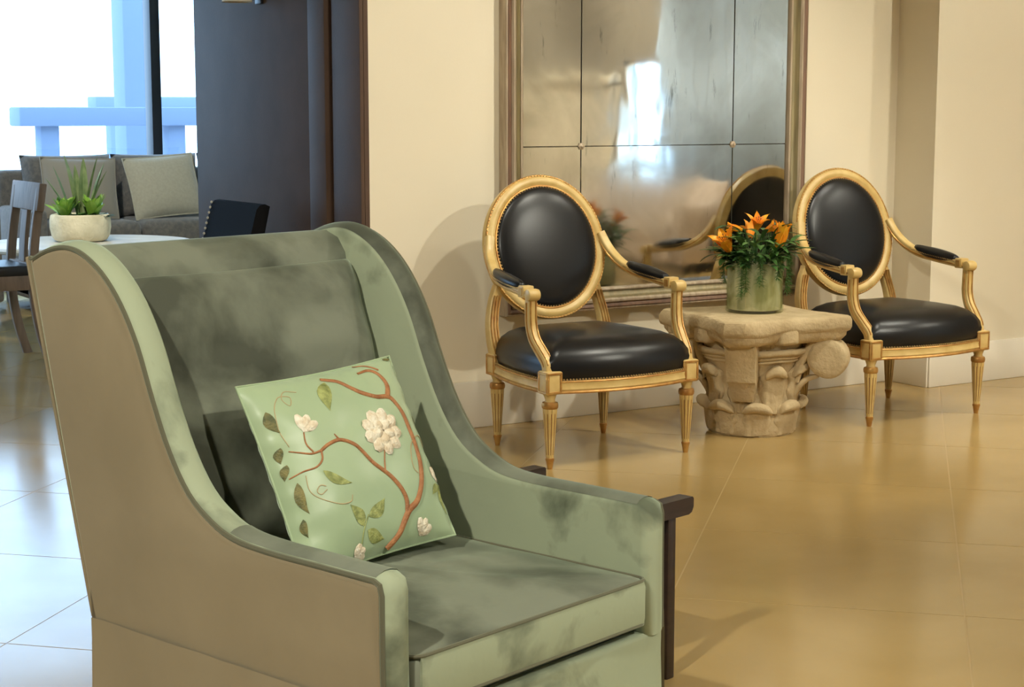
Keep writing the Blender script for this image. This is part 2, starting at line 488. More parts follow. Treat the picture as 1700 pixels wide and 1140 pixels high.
# outdoors
struct(bx(-14, 16, YB + 0.2, 30, -0.2, -0.05).build('terrace_ground', 'terrace', smooth=False), 'pale sunlit terrace outside the windows')
def balustrade(label, x0, x1, y, zt, cap, posts, nm='balustrade'):
    t = thing(nm, label, 'balustrade', ((x0 + x1) / 2, y, -0.05), 0)
    cx = (x0 + x1) / 2
    bx(x0 - cx, x1 - cx, -0.18, 0.18, zt - cap + 0.05, zt + 0.05, 0.02).build('rail_cap', 'balustrade', t)
    for px in posts:
        bx(px - 0.09 - cx, px + 0.09 - cx, -0.10, 0.10, 0, zt - cap + 0.06, 0.01).build('post', 'balustrade', t)
    return t
balustrade('thick blue-grey terrace balustrade with square posts outside the window', 4.52, 8.0, 16.2, 1.242, 0.18, [4.83, 6.10, 7.4])
balustrade('farther blue-grey terrace wall cap seen above the balustrade', 7.0, 9.4, 21.5, 1.39, 0.14, [7.3, 9.2], 'terrace_wall')
col_ = thing('terrace_column', 'broad pale blue column standing on the terrace', 'column', (6.36, 18.0, -0.05))
bx(-0.19, 0.19, -0.19, 0.19, 0, 3.8, 0.02).build('shaft', 'balustrade', col_)
bx(-0.27, 0.27, -0.27, 0.27, 0, 0.22, 0.02).build('base', 'balustrade', col_)

# ------------------------------------------------------------------ ceiling spotlights (the later ones unseen, added to brighten dim areas)
for k, ((lx, ly), aim, watt, cone, what) in enumerate(SPOTS):
    t = thing('ceiling_spotlight', 'recessed ceiling spotlight aimed at the ' + what, 'spotlight', (lx, ly, ZC), 0, 'recessed ceiling spotlights')
    rg = MB()
    lathe(rg, [(0.045, -0.001), (0.045, -0.012), (0.062, -0.012), (0.065, -0.006), (0.065, -0.001)], 24, cap0=False, cap1=False)
    rg.build('trim_ring', 'trim_ring', t)
    bl = MB(); lathe(bl, [(0.0001, -0.006), (0.043, -0.006), (0.043, -0.001), (0.0001, -0.001)], 20, cap0=False, cap1=False)
    bl.build('bulb', 'lamp_glow', t)
    d = bpy.data.lights.new('spot_beam', 'SPOT')
    d.energy = watt; d.color = WARM; d.spot_size = math.radians(cone); d.spot_blend = 0.55; d.shadow_soft_size = 0.045
    o = bpy.data.objects.new('spot_beam', d); COL.objects.link(o)
    o.location = (lx, ly, ZC - 0.03)
    o.rotation_euler = (Vector(aim) - Vector((lx, ly, ZC - 0.03))).to_track_quat('-Z', 'Y').to_euler()

# ------------------------------------------------------------------ velvet wing armchair
AO, AW = Vector((1.370, 2.123, 0)), 0.657
AANG = math.radians(16.762)
def velvet_armchair():
    t = thing('wing_armchair', 'large green velvet wing armchair with sloping arms and a loose back cushion', 'armchair', AO, AANG)
    h = AW / 2; th = 0.052
    arc = [(0.0, 0.328), (0.0, 0.45), (0.0, 0.530), (0.006, 0.549), (0.022, 0.556), (0.135, 0.557), (0.250, 0.558), (0.325, 0.564), (0.378, 0.582), (0.430, 0.616),
           (0.475, 0.675), (0.513, 0.750), (0.550, 0.835), (0.592, 0.900), (0.640, 0.947), (0.695, 0.977), (0.745, 0.986), (0.800, 0.977), (0.856, 0.955)]
    pts = [Vector((0, y, z)) for y, z in arc]
    crv = pts[:4] + catmull(pts[4:], 4)
    back = [Vector((0, 0.856 - 0.156 * k / 8, 0.955 - 0.627 * k / 8)) for k in range(1, 9)]
    bot = [Vector((0, 0.70 * (1 - k / 8), 0.328)) for k in range(0, 8)]
    poly = crv + back + bot
    n = len(poly)
    nor = []
    for i in range(n):
        e = poly[(i + 1) % n] - poly[i - 1]; e.normalize()
        nor.append(Vector((0, -e.z, e.y)))        # outward (left of travel = up)
    # make sure normals point outward
    if nor[10].z < 0: nor = [-q for q in nor]
    def ring(x, ins, yz=0.0):
        return [Vector((x, p.y, p.z)) - q * ins for p, q in zip(poly, nor)]
    for s in (-1, 1):
        mb = MB()
        prof = [(0.0, 0.010), (0.002, 0.004), (0.008, 0.0), (0.020, -0.003), (0.032, -0.003), (0.044, 0.0), (0.050, 0.006), (th, 0.014)]
        loft(mb, [ring(s * (h - tt), ins) for tt, ins in prof])
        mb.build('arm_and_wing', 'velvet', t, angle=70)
        mb = MB(); loft(mb, [ring(s * (h - 0.004), 0.011), ring(s * (h + 0.0025), 0.012), ring(s * (h + 0.0035), 0.015), ring(s * (h + 0.0040), 0.018)])
        op = mb.build('outside_panel', 'velvet_outside', t); op['label'] = 'tan-brown velvet outside panel'
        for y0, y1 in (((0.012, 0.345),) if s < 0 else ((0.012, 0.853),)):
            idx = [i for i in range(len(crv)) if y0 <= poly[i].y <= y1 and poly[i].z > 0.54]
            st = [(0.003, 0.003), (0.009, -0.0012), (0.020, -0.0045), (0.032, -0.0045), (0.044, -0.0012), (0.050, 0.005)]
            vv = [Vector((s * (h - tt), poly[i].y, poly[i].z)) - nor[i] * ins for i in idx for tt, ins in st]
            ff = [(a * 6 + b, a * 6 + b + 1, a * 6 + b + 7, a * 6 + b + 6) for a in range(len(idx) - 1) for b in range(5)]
            MB().add(vv, ff).build('top_shade_strip', 'velvet_shaded', t, angle=80)  # thin dark strip painting the shade along the arm and wing tops
        wl = MB()
        path = [p - q * 0.0075 + Vector((s * (h + 0.0005), 0, 0)) for p, q in zip(crv, nor)]
        tube(wl, path, 0.0042, 6); wl.build('welt', 'velvet_welt', t)
    hi = h - th
    # framed back between the wings
    sec = [(0.58, 0.34), (0.715, 0.90), (0.722, 0.935), (0.742, 0.962), (0.775, 0.974), (0.815, 0.972), (0.858, 0.957), (0.700, 0.34)]
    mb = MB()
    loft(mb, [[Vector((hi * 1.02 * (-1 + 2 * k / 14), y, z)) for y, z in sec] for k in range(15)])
    mb.build('back_frame', 'velvet_shaded', t, angle=60)
    mb = MB()
    loft(mb, [[Vector((h * (-1 + 2 * k / 6), y, z)) for y, z in ((0.858, 0.957), (0.864, 0.955), (0.708, 0.36), (0.700, 0.36))] for k in range(7)])
    mb.build('outside_back', 'velvet_outside', t)
    # loose back cushion
    def cush(w, hh, T, p=0.42, nx=40, nz=60, ripple=0.0, seed=0.0):
        mb = MB(); 
        for side in (-1, 1):
            v = []; f = []
            for j in range(nz + 1):
                for i in range(nx + 1):
                    a = -1 + 2 * i / nx; b = -1 + 2 * j / nz
                    e = (max(0, 1 - abs(a) ** 5) * max(0, 1 - abs(b) ** 5)) ** p
                    x = a * w / 2 * (1 - 0.02 * (1 - b * b)); z = b * hh / 2 * (1 - 0.015 * (1 - a * a))
                    rp = ripple * noise.noise(Vector((x * 9, z * 16 + seed, seed))) * e
                    rp += 0.007 * ripple / 0.016 * math.sin(z * 75 + 4 * noise.noise(Vector((x * 6, z * 5, seed)))) * (math.exp(-(x + w / 2) / 0.05) + 0.4 * math.exp(-(w / 2 - x) / 0.04)) * (1 - abs(a) ** 8) * (1 - abs(b) ** 4)
                    v.append(Vector((x, side * (T / 2 * e + rp), z)))
            for j in range(nz):
                for i in range(nx):
                    q = j * (nx + 1) + i
                    f.append((q, q + 1, q + nx + 2, q + nx + 1))
            mb.add(v, f)
        return mb
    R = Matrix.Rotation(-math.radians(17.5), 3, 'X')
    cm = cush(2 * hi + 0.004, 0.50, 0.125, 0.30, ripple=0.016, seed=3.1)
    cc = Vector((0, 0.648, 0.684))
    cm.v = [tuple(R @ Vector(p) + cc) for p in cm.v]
    bc = cm.build('back_cushion', 'velvet_shaded', t, angle=75)
    pp = MB()
    loop = [R @ Vector((a * (hi - 0.003), 0, b * 0.247)) + cc for a, b in ((-1, -1), (-1, -0.5), (-1, 0), (-1, 0.5), (-1, 1), (-0.5, 1), (0, 1), (0.5, 1), (1, 1), (1, 0.5), (1, 0), (1, -0.5), (1, -1))]
    tube(pp, loop, 0.0035, 6); pp.build('piping', 'velvet', bc)
    # seat cushion
    def rr_outline(x0, x1, y0, y1, r, n=4):
        c = [(p[0] + (x0 + x1) / 2, p[1] + (y0 + y1) / 2) for p in rrect(x1 - x0, y1 - y0, r, n)]
        out = []
        for i in range(len(c)):
            a = Vector((c[i][0], c[i][1], 0)); b = Vector((c[(i + 1) % len(c)][0], c[(i + 1) % len(c)][1], 0))
            m = max(1, int((b - a).length / 0.03))
            for k in range(m): out.append(a.lerp(b, k / m))
        return out
    def rr_rings(x0, x1, y0, y1, lst, r=0.02):
        base = rr_outline(x0, x1, y0, y1, r)
        cx, cy = (x0 + x1) / 2, (y0 + y1) / 2; rings = []
        for ins, z, wob in lst:
            fx = ((x1 - x0) / 2 - ins) / ((x1 - x0) / 2); fy = ((y1 - y0) / 2 - ins) / ((y1 - y0) / 2)
            rings.append([Vector((cx + (p.x - cx) * fx, cy + (p.y - cy) * fy, z + wob * noise.noise(Vector((p.x * 8, p.y * 8, z * 3))))) for p in base])
        return rings
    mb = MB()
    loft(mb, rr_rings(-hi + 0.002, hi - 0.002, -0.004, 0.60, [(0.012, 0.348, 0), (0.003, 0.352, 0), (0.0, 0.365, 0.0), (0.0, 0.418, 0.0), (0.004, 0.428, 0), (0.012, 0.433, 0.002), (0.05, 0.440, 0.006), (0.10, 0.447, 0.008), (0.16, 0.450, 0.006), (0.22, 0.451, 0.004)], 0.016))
    ct = mb.build('seat_cushion', 'velvet_shaded', t, angle=50)
    fb = MB(); loft(fb, [[Vector((x, -0.0052, 0.352)), Vector((x, -0.0075, 0.365)), Vector((x, -0.0075, 0.418)), Vector((x, -0.0045, 0.4285)), Vector((x, 0.002, 0.40))] for x in [(-hi + 0.012) + (2 * hi - 0.024) * k / 20 for k in range(21)]])
    fb.build('front_boxing', 'velvet', ct)  # cushion front keeps the lighter velvet, its top has the shaded copy
    for z in (0.429, 0.354):
        pp = MB(); tube(pp, [p + Vector((0, 0, z)) for p in rr_outline(-hi + 0.003, hi - 0.003, -0.0045, 0.60, 0.016)], 0.0030, 6, closed=True)
        pp.build('piping', 'velvet_welt', ct)
    # deck below the cushion
    bx(-hi, hi, 0.026, 0.60, 0.29, 0.349, 0.006).build('seat_deck', 'velvet_shaded', t)
    # skirted base, slightly flared, softly creased
    base = rr_outline(-h, h, 0.0, 0.703, 0.012)
    rings = []
    for z, fl in ((0.0, 0.012), (0.06, 0.010), (0.12, 0.008), (0.18, 0.006), (0.24, 0.004), (0.29, 0.002), (0.315, 0.001), (0.324, 0.0), (0.329, -0.001), (0.332, -0.006)):
        rg = []
        for p in base:
            dx = p.x / h; dy = (p.y - 0.35) / 0.352
            o = fl + (0.006 * noise.noise(Vector((p.x * 14 + z * 10, p.y * 14, z * 9))) if 0.02 < z < 0.33 else 0)
            rg.append(Vector((p.x + o * (dx if abs(dx) > 0.99 else 0), p.y + o * (dy if abs(dy) > 0.99 else 0), z)))
        rings.append(rg)
    mb = MB(); loft(mb, rings, True, True, True)
    mb.build('skirt', 'velvet', t, angle=60)
    for s in (-1, 1):   # the outside panels of the skirt carry the tan cloth too
        mb = MB(); rings = []
        for k in range(25):
            y = 0.006 + 0.690 * k / 24
            rings.append([Vector((s * (h + fl + 0.0015 + 0.005 * noise.noise(Vector((s, y * 12 + z * 8, z * 9)))), y, z)) for z, fl in ((0.004, 0.014), (0.12, 0.012), (0.24, 0.009), (0.33, 0.007), (0.362, 0.005))])
        v = [p for r in rings for p in r]; f = []
        for i in range(24):
            for j in range(4):
                q = i * 5 + j; f.append((q, q + 1, q + 6, q + 5))
        mb.add(v, f); sp = mb.build('outside_skirt', 'velvet_outside', t)
    return t
arm = velvet_armchair()

# ------------------------------------------------------------------ embroidered pillow
def embroidered_pillow():
    s = 0.337; T = 0.052
    c = Vector((-0.01, 0.412, 0.612)); yaw, tilt, roll = -0.065, 0.467, 0.053
    u = Vector((math.cos(yaw), math.sin(yaw), 0)); n0 = Vector((-math.sin(yaw), math.cos(yaw), 0))
    v = Vector((0, 0, 1)) * math.cos(tilt) + n0 * math.sin(tilt)
    u2 = u * math.cos(roll) + v * math.sin(roll); v2 = -u * math.sin(roll) + v * math.cos(roll)
    nn = v2.cross(u2) * -1.0          # towards the back
    if nn.y < 0: nn = -nn
    A = Matrix.Translation(AO) @ Matrix.Rotation(AANG, 4, 'Z')
    M = Matrix(((u2.x, nn.x, v2.x), (u2.y, nn.y, v2.y), (u2.z, nn.z, v2.z))).to_4x4()
    W = A @ Matrix.Translation(c) @ M @ Matrix.Translation((0, 0, 0))
    t = thing('embroidered_pillow', 'pale green silk pillow embroidered with a brown branch and white blossoms', 'pillow')
    t.matrix_world = W
    def surf(a, b, side):
        # a, b in 0..1 (b downward)
        x = -1 + 2 * a; z = 1 - 2 * b
        xx = max(-1, min(1, x)); zz = max(-1, min(1, z))
        e = (max(0, 1 - abs(xx) ** 2.6) * max(0, 1 - abs(zz) ** 2.6)) ** 0.55
        px = x * s / 2 * (1 - 0.035 * (1 - zz * zz)); pz = z * s / 2 * (1 - 0.035 * (1 - xx * xx))
        rp = 0.0035 * noise.noise(Vector((x * 3.2, z * 3.2, 5.0 * side))) * min(1, e * 2)
        # radiating gathers along the edges
        ed = min(1 - abs(xx), 1 - abs(zz))
        along = zz if (1 - abs(xx)) < (1 - abs(zz)) else xx
        rp += 0.0022 * math.sin(along * 23 + 2 * noise.noise(Vector((along * 5, side, 0)))) * math.exp(-ed * 7) * (1 if ed > 0.001 else 0)
        return Vector((px, side * (T * e + rp), pz))
    N = 44
    mb = MB()
    for side in (-1, 1):
        vv = [surf(i / N, j / N, side) for j in range(N + 1) for i in range(N + 1)]
        ff = [(j * (N + 1) + i, j * (N + 1) + i + 1, (j + 1) * (N + 1) + i + 1, (j + 1) * (N + 1) + i) for j in range(N) for i in range(N)]
        mb.add(vv, ff)
    mb.build('cover', 'silk_green', t, angle=80)
    pp = MB(); e = [surf(k / 16, 0, -1) for k in range(16)] + [surf(1, k / 16, -1) for k in range(16)] + [surf(1 - k / 16, 1, -1) for k in range(16)] + [surf(0, 1 - k / 16, -1) for k in range(16)]
    tube(pp, e, 0.0022, 6, closed=True); pp.build('edge_piping', 'silk_green', t)
    def F(a, b, lift=0.0012):
        a = max(0.004, min(0.996, a)); b = max(0.004, min(0.996, b))
        p = surf(a, b, -1); d = 0.004
        tx = surf(a + d, b, -1) - surf(a - d, b, -1); ty = surf(a, b + d, -1) - surf(a, b - d, -1)
        q = tx.cross(ty); q.normalize()
        if q.y > 0: q = -q
        return p + q * lift, q
    def stitch(name, uv, w0, w1, m):
        P = catmull([(a, b, 0) for a, b in uv], 5); mb = MB(); rings = []; L = len(P)
        for i in range(L):
            p, q = F(P[i].x, P[i].y, 0.0006)
            p2, _ = F(P[min(i + 1, L - 1)].x, P[min(i + 1, L - 1)].y, 0.0006); p1, _ = F(P[max(i - 1, 0)].x, P[max(i - 1, 0)].y, 0.0006)
            tt = (p2 - p1); tt.normalize(); sd = tt.cross(q)
            w = w0 + (w1 - w0) * i / (L - 1)
            rings.append([p + sd * w, p + sd * w * 0.6 + q * w * 0.45, p + q * w * 0.6, p - sd * w * 0.6 + q * w * 0.45, p - sd * w, p - q * 0.001])
        loft(mb, rings); mb.build(name, m, t)
    stitch('branch', [(0.504, 0.982), (0.578, 0.931), (0.626, 0.874), (0.667, 0.832), (0.736, 0.796), (0.802, 0.718), (0.848, 0.622), (0.868, 0.531), (0.874, 0.438), (0.866, 0.341), (0.835, 0.264), (0.8, 0.228), (0.717, 0.216), (0.646, 0.182), (0.594, 0.137), (0.532, 0.085), (0.449, 0.051)], 0.0064, 0.0036, 'thread_brown')
    stitch('branch', [(0.8, 0.228), (0.832, 0.174), (0.832, 0.126), (0.808, 0.08), (0.76, 0.058), (0.684, 0.065)], 0.0055, 0.0024, 'thread_brown')
    stitch('branch', [(0.652, 0.834), (0.663, 0.779), (0.648, 0.718), (0.608, 0.646), (0.57, 0.603), (0.522, 0.553), (0.481, 0.487), (0.435, 0.431), (0.368, 0.395), (0.296, 0.403), (0.246, 0.424)], 0.0046, 0.0028, 'thread_brown')
    stitch('twig', [(0.368, 0.395), (0.358, 0.375), (0.35, 0.358)], 0.0022, 0.001, 'thread_brown')
    stitch('twig', [(0.246, 0.424), (0.191, 0.426), (0.134, 0.403), (0.09, 0.383)], 0.0020, 0.0010, 'thread_brown')
    stitch('twig', [(0.246, 0.424), (0.233, 0.469), (0.187, 0.498), (0.119, 0.5), (0.048, 0.513)], 0.0020, 0.0010, 'thread_brown')
    stitch('twig', [(0.204, 0.42), (0.181, 0.37), (0.189, 0.313)], 0.0016, 0.0012, 'thread_brown')
    stitch('twig', [(0.581, 0.611), (0.598, 0.557), (0.626, 0.49)], 0.0018, 0.0012, 'thread_brown')
    stitch('twig', [(0.843, 0.068), (0.774, 0.027), (0.709, 0.012)], 0.0022, 0.0010, 'thread_brown')
    stitch('leaf_stem', [(0.329, 0.95), (0.352, 0.866), (0.397, 0.798)], 0.0010, 0.0010, 'thread_leaf')
    stitch('tendril', [(0.266, 0.096), (0.206, 0.079), (0.169, 0.118), (0.191, 0.161), (0.217, 0.115), (0.155, 0.104), (0.104, 0.162), (0.086, 0.237), (0.084, 0.304), (0.099, 0.363)], 0.0008, 0.0008, 'thread_tan')
    stitch('tendril', [(0.123, 0.523), (0.116, 0.6), (0.16, 0.654), (0.245, 0.707), (0.311, 0.711), (0.331, 0.681)], 0.0008, 0.0008, 'thread_tan')
    stitch('tendril', [(0.202, 0.619), (0.168, 0.634), (0.151, 0.613), (0.174, 0.59), (0.202, 0.602)], 0.0008, 0.0008, 'thread_tan')
    stitch('tendril', [(0.98, 0.519), (0.931, 0.461), (0.837, 0.501), (0.795, 0.575), (0.79, 0.633), (0.81, 0.66)], 0.0010, 0.0010, 'thread_tan')
    def leaf(a, b, w, m):
        mb = MB(); v = []; f = []; n = 8
        A_, B_ = Vector((a[0], a[1])), Vector((b[0], b[1])); d = B_ - A_; pr = Vector((-d.y, d.x)); pr.normalize()
        for i in range(n + 1):
            k = i / n; hw = w * 0.80 * math.sin(PI * min(1, k ** 0.8 * 0.97 + 0.03)) ** 1.1
            bend = 0.10 * d.length * math.sin(PI * k)
            for j in (-1, 0, 1):
                q = A_ + d * k + pr * (hw * j + bend)
                v.append(F(q.x, q.y, 0.0016 if j == 0 else 0.0008)[0])
        for i in range(n):
            for j in range(2):
                q = i * 3 + j; f.append((q, q + 1, q + 4, q + 3))
        mb.add(v, f); mb.build('leaf', m, t)
    leaf((0.454, 0.075), (0.382, 0.237), 0.050, 'thread_leaf')
    leaf((0.060, 0.165), (0.085, 0.285), 0.034, 'thread_dark_leaf')
    leaf((0.060, 0.355), (0.040, 0.43), 0.026, 'thread_dark_leaf')
    leaf((0.060, 0.445), (0.030, 0.515), 0.024, 'thread_dark_leaf')
    leaf((0.075, 0.545), (0.085, 0.705), 0.030, 'thread_dark_leaf')
    leaf((0.050, 0.72), (0.055, 0.81), 0.022, 'thread_dark_leaf')
    leaf((0.213, 0.525), (0.35, 0.624), 0.032, 'thread_leaf')
    leaf((0.355, 0.844), (0.302, 0.725), 0.042, 'thread_leaf')
    leaf((0.400, 0.811), (0.525, 0.740), 0.042, 'thread_leaf')
    leaf((0.375, 0.872), (0.479, 0.934), 0.042, 'thread_leaf')
    leaf((0.972, 0.735), (0.950, 0.893), 0.022, 'thread_leaf')
    leaf((0.962, 0.740), (0.880, 0.780), 0.028, 'thread_leaf')
    leaf((0.93, 0.012), (0.985, 0.018), 0.012, 'thread_dark_leaf')
    leaf((0.975, 0.35), (0.985, 0.39), 0.014, 'thread_dark_leaf')
    def petal(par, c0, ang, ln, wd, hgt):
        mb = MB(); v = []; f = []
        for i in range(7):
            for j in range(7):
                k = i / 6; q = -1 + 2 * j / 6
                w = wd * math.sin(PI * (0.12 + 0.80 * k)) ** 0.7
                lx = ln * k; ly = w * q
                a = c0[0] + lx * math.cos(ang) - ly * math.sin(ang); b = c0[1] + lx * math.sin(ang) + ly * math.cos(ang)
                v.append(F(a, b, 0.0008 + hgt * (1 - q * q) * math.sin(PI * (0.1 + 0.8 * k)))[0])
        for i in range(6):
            for j in range(6):
                q = i * 7 + j; f.append((q, q + 1, q + 8, q + 7))
        mb.add(v, f); return mb.build('petal', 'thread_white', par)
    def disc(name, c0, r, m):
        mb = MB(); v = [F(c0[0], c0[1], 0.0012)[0]]; n = 14
        for k in range(n): v.append(F(c0[0] + r * math.cos(2 * PI * k / n), c0[1] + r * math.sin(2 * PI * k / n), 0.0006)[0])
        mb.add(v, [(0, 1 + k, 1 + (k + 1) % n) for k in range(n)]); return mb.build(name, m, t)
    # the large blossom: overlapping rounded petals
    bl = disc('blossom', (0.661, 0.41), 0.07, 'thread_white'); bl['label'] = 'large white embroidered peony'
    pc = (0.655, 0.405)
    for k in range(9):
        a = 2 * PI * k / 9 + 0.2
        petal(bl, (pc[0] + 0.050 * math.cos(a), pc[1] + 0.045 * math.sin(a)), a, 0.082, 0.038, 0.0050)
    for k in range(5):
        a = 2 * PI * k / 5 + 0.5
        petal(bl, (pc[0] + 0.006 * math.cos(a), pc[1] + 0.006 * math.sin(a)), a, 0.072, 0.032, 0.0080)
    def bud(c0, ang, ln):
        o = disc('bud', c0, 0.014, 'thread_white')
        for da in (-0.7, 0.0, 0.7): petal(o, c0, ang + da, ln, 0.026, 0.0028)
    bud((0.198, 0.300), -0.95, 0.085)
    bud((0.965, 0.705), -1.25, 0.075)
    bud((0.735, 0.955), -0.95, 0.075)
    bud((0.30, 0.975), -0.4, 0.06)
    return t
embroidered_pillow()

# ------------------------------------------------------------------ oval-back armchairs
def oval_armchair():
    t = thing('oval_back_armchair', 'x', 'armchair', (0, 0, 0), 0, 'gilt oval-back armchairs by the mirror')
    FW, BW, HD = 0.283, 0.230, 0.225
    zr0, zr1 = 0.260, 0.302
    def seat_outline(ins=0.0, n=18):
        out = []
        def seg(a, b, bow):
            a = Vector((a[0], a[1], 0)); b = Vector((b[0], b[1], 0)); d = b - a; nn = Vector((d.y, -d.x, 0)); nn.normalize()
            for k in range(n):
                q = k / n
                out.append(a.lerp(b, q) + nn * bow * (1 - (2 * q - 1) ** 2))
        # counter-clockwise seen from above
        seg((-FW, -HD), (FW, -HD), 0.055)
        seg((FW, -HD), (BW, HD), 0.022)
        seg((BW, HD), (-BW, HD), 0.004)
        seg((-BW, HD), (-FW, -HD), 0.022)
        if ins:
            c = Vector((0, 0.0, 0))
            out = [p - (p - c).normalized() * ins for p in out]
        return out
    ol = seat_outline()
    mb = MB(); outline_sweep(mb, ol, [(0.016, zr0 + 0.005), (0.020, zr0 + 0.014), (0.016, zr1 - 0.014), (0.018, zr1 - 0.006), (0.010, zr1), (-0.016, zr1), (-0.016, zr0), (0.010, zr0)])
    sr = mb.build('seat_rail', 'gold_cream', t, angle=35)
    for off, z, r in ((0.017, zr0 + 0.004, 0.0055), (0.015, zr1 - 0.003, 0.004)):
        mb = MB(); outline_sweep(mb, ol, [(off + r * math.cos(a), z + r * math.sin(a)) for a in [2 * PI * k / 6 for k in range(6)]])
        mb.build('gilt_bead', 'gilt', sr)
    # seat pad
    mb = MB(); rings = []
    for sc_, z in ((0.99, zr1 - 0.006), (1.02, zr1 + 0.006), (1.035, zr1 + 0.022), (1.035, zr1 + 0.046), (1.01, zr1 + 0.072), (0.955, zr1 + 0.096), (0.87, zr1 + 0.116), (0.74, zr1 + 0.132), (0.56, zr1 + 0.142), (0.35, zr1 + 0.147), (0.15, zr1 + 0.149), (0.03, zr1 + 0.149)):
        rings.append([Vector((p.x * sc_, p.y * sc_, z)) for p in ol])
    loft(mb, rings); sp = mb.build('seat_pad', 'leather_black', t, angle=60)
    mb = MB()
    L = 0
    for i in range(len(ol)):
        a, b = ol[i], ol[(i + 1) % len(ol)]; d = (b - a).length; tt = (b - a).normalized(); nn = Vector((tt.y, -tt.x, 0))
        m = max(1, round(d / 0.0115))
        for k in range(m):
            p = a.lerp(b, k / m) + nn * 0.014
            ball(mb, (p.x, p.y, zr1 + 0.004), 0.0042, 6, 3)
    mb.build('nailhead_trim', 'brass_nail', sp, kind='stuff')
    # corner blocks, legs
    def leg(x, y, yaw):
        lg = MB()
        def flute(r, z, th):
            return r * (1 - 0.16 * max(0.0, math.cos(10 * th)) ** 1.5) if 0.045 < z < 0.205 else r
        lathe(lg, [(0.0125, 0.034), (0.0135, 0.046), (0.0190, 0.12), (0.0245, 0.196), (0.0250, 0.208)], 60, (x, y, 0), flute)
        o = lg.build('leg', 'gold_cream', t, angle=25)
        fl = MB()
        for k in range(10):
            th = 2 * PI * k / 10
            tube(fl, [Vector((x + r * 0.915 * math.cos(th), y + r * 0.915 * math.sin(th), z)) for r, z in ((0.0137, 0.050), (0.0190, 0.12), (0.0240, 0.192))], 0.0016, 5)
        fl.build('gilt_flutes', 'flute_brown', o, kind='stuff')
        cp = MB(); lathe(cp, [(0.0085, 0.0), (0.0105, 0.012), (0.0135, 0.028), (0.0155, 0.032), (0.0150, 0.038), (0.0125, 0.040)], 20, (x, y, 0)); cp.build('foot_cap', 'gilt', o)
        rg = MB(); lathe(rg, [(0.0230, 0.206), (0.0275, 0.211), (0.0285, 0.221), (0.0265, 0.229), (0.0190, 0.232)], 24, (x, y, 0)); rg.build('collar', 'gilt', o)
        nk = MB(); lathe(nk, [(0.019, 0.230), (0.0165, 0.238), (0.0205, 0.250), (0.024, 0.259)], 24, (x, y, 0)); nk.build('neck', 'gold_cream', o)
        R = Matrix.Rotation(yaw, 3, 'Z')
        bk = box(MB(), (x, y, 0.297), (0.060, 0.060, 0.078), 0.004, 2, R).build('corner_block', 'gold_cream', t)
        for a in range(4):
            q = Matrix.Rotation(yaw + a * PI / 2, 3, 'Z')
            fr = MB()
            for (dx, dz, w, hh) in ((0, 0.032, 0.056, 0.008), (0, -0.032, 0.056, 0.008), (-0.0245, 0, 0.007, 0.064), (0.0245, 0, 0.007, 0.064)):
                c = q @ Vector((dx, -0.0305, 0)) + Vector((x, y, 0.297 + dz))
                box(fr, c, (w, 0.004, hh), 0.001, 1, q)
            fr.build('panel_moulding', 'gilt', bk)
    for sx in (-1, 1):
        leg(sx * FW, -HD, 0); leg(sx * BW, HD, 0)
    # oval back
    tl = math.radians(12.5); cc = Vector((0, 0.272, 0.708)); a_, b_ = 0.252, 0.264
    ux = Vector((1, 0, 0)); uw = Vector((0, math.sin(tl), math.cos(tl))); un = Vector((0, -math.cos(tl), math.sin(tl)))
    def ov(th, off=0.0, n=0.0):
        x, w = (a_ + off) * math.cos(th), (b_ + off) * math.sin(th)
        return cc + ux * x + uw * w + un * n
    def ovring(mb, prof, n=72):
        rings = [[ov(2 * PI * k / n, o, d) for o, d in prof] for k in range(n)]
        rings.append(rings[0]); return loft(mb, rings, True, False, False)
    mb = MB(); ovring(mb, [(0, -0.020), (0.002, 0.002), (-0.003, 0.010), (-0.010, 0.015), (-0.020, 0.0185), (-0.029, 0.016), (-0.036, 0.010), (-0.042, 0.008), (-0.044, -0.020)])
    of = mb.build('oval_frame', 'gold_cream', t, angle=50)
    for off, d, r in ((-0.002, 0.008, 0.0048), (-0.039, 0.0105, 0.0042)):
        mb = MB(); ovring(mb, [(off + r * math.cos(q), d + r * math.sin(q)) for q in [2 * PI * k / 6 for k in range(6)]], 90)
        mb.build('gilt_bead', 'gilt', of)
    mb = MB()
    for k in range(122):
        p = ov(2 * PI * k / 122, -0.002, 0.0128); ball(mb, p, 0.0030, 5, 3)
    mb.build('beading', 'gold_cream', of, kind='stuff')
    mb = MB(); rings = []
    for sc_, d in ((1.0, 0.004), (0.985, 0.014), (0.93, 0.022), (0.82, 0.030), (0.65, 0.036), (0.4, 0.040), (0.15, 0.042), (0.02, 0.042)):
        rings.append([cc + ux * ((a_ - 0.040) * sc_ * math.cos(2 * PI * k / 64)) + uw * ((b_ - 0.040) * sc_ * math.sin(2 * PI * k / 64)) + un * d for k in range(64)])
    loft(mb, rings); bp = mb.build('back_pad', 'leather_black', t, angle=70)
    mb = MB(); rings = []
    for sc_, d in ((1.0, -0.016), (0.97, -0.022), (0.8, -0.026), (0.4, -0.028), (0.02, -0.028)):
        rings.append([cc + ux * ((a_ - 0.036) * sc_ * math.cos(2 * PI * k / 64)) + uw * ((b_ - 0.036) * sc_ * math.sin(2 * PI * k / 64)) + un * d for k in range(64)])
    loft(mb, rings); mb.build('outside_back', 'leather_black', t, angle=70)
    mb = MB()
    for k in range(112):
        p = ov(2 * PI * k / 112, -0.0445, 0.0125); ball(mb, p, 0.0040, 6, 3)
    mb.build('nailhead_trim', 'brass_nail', bp, kind='stuff')
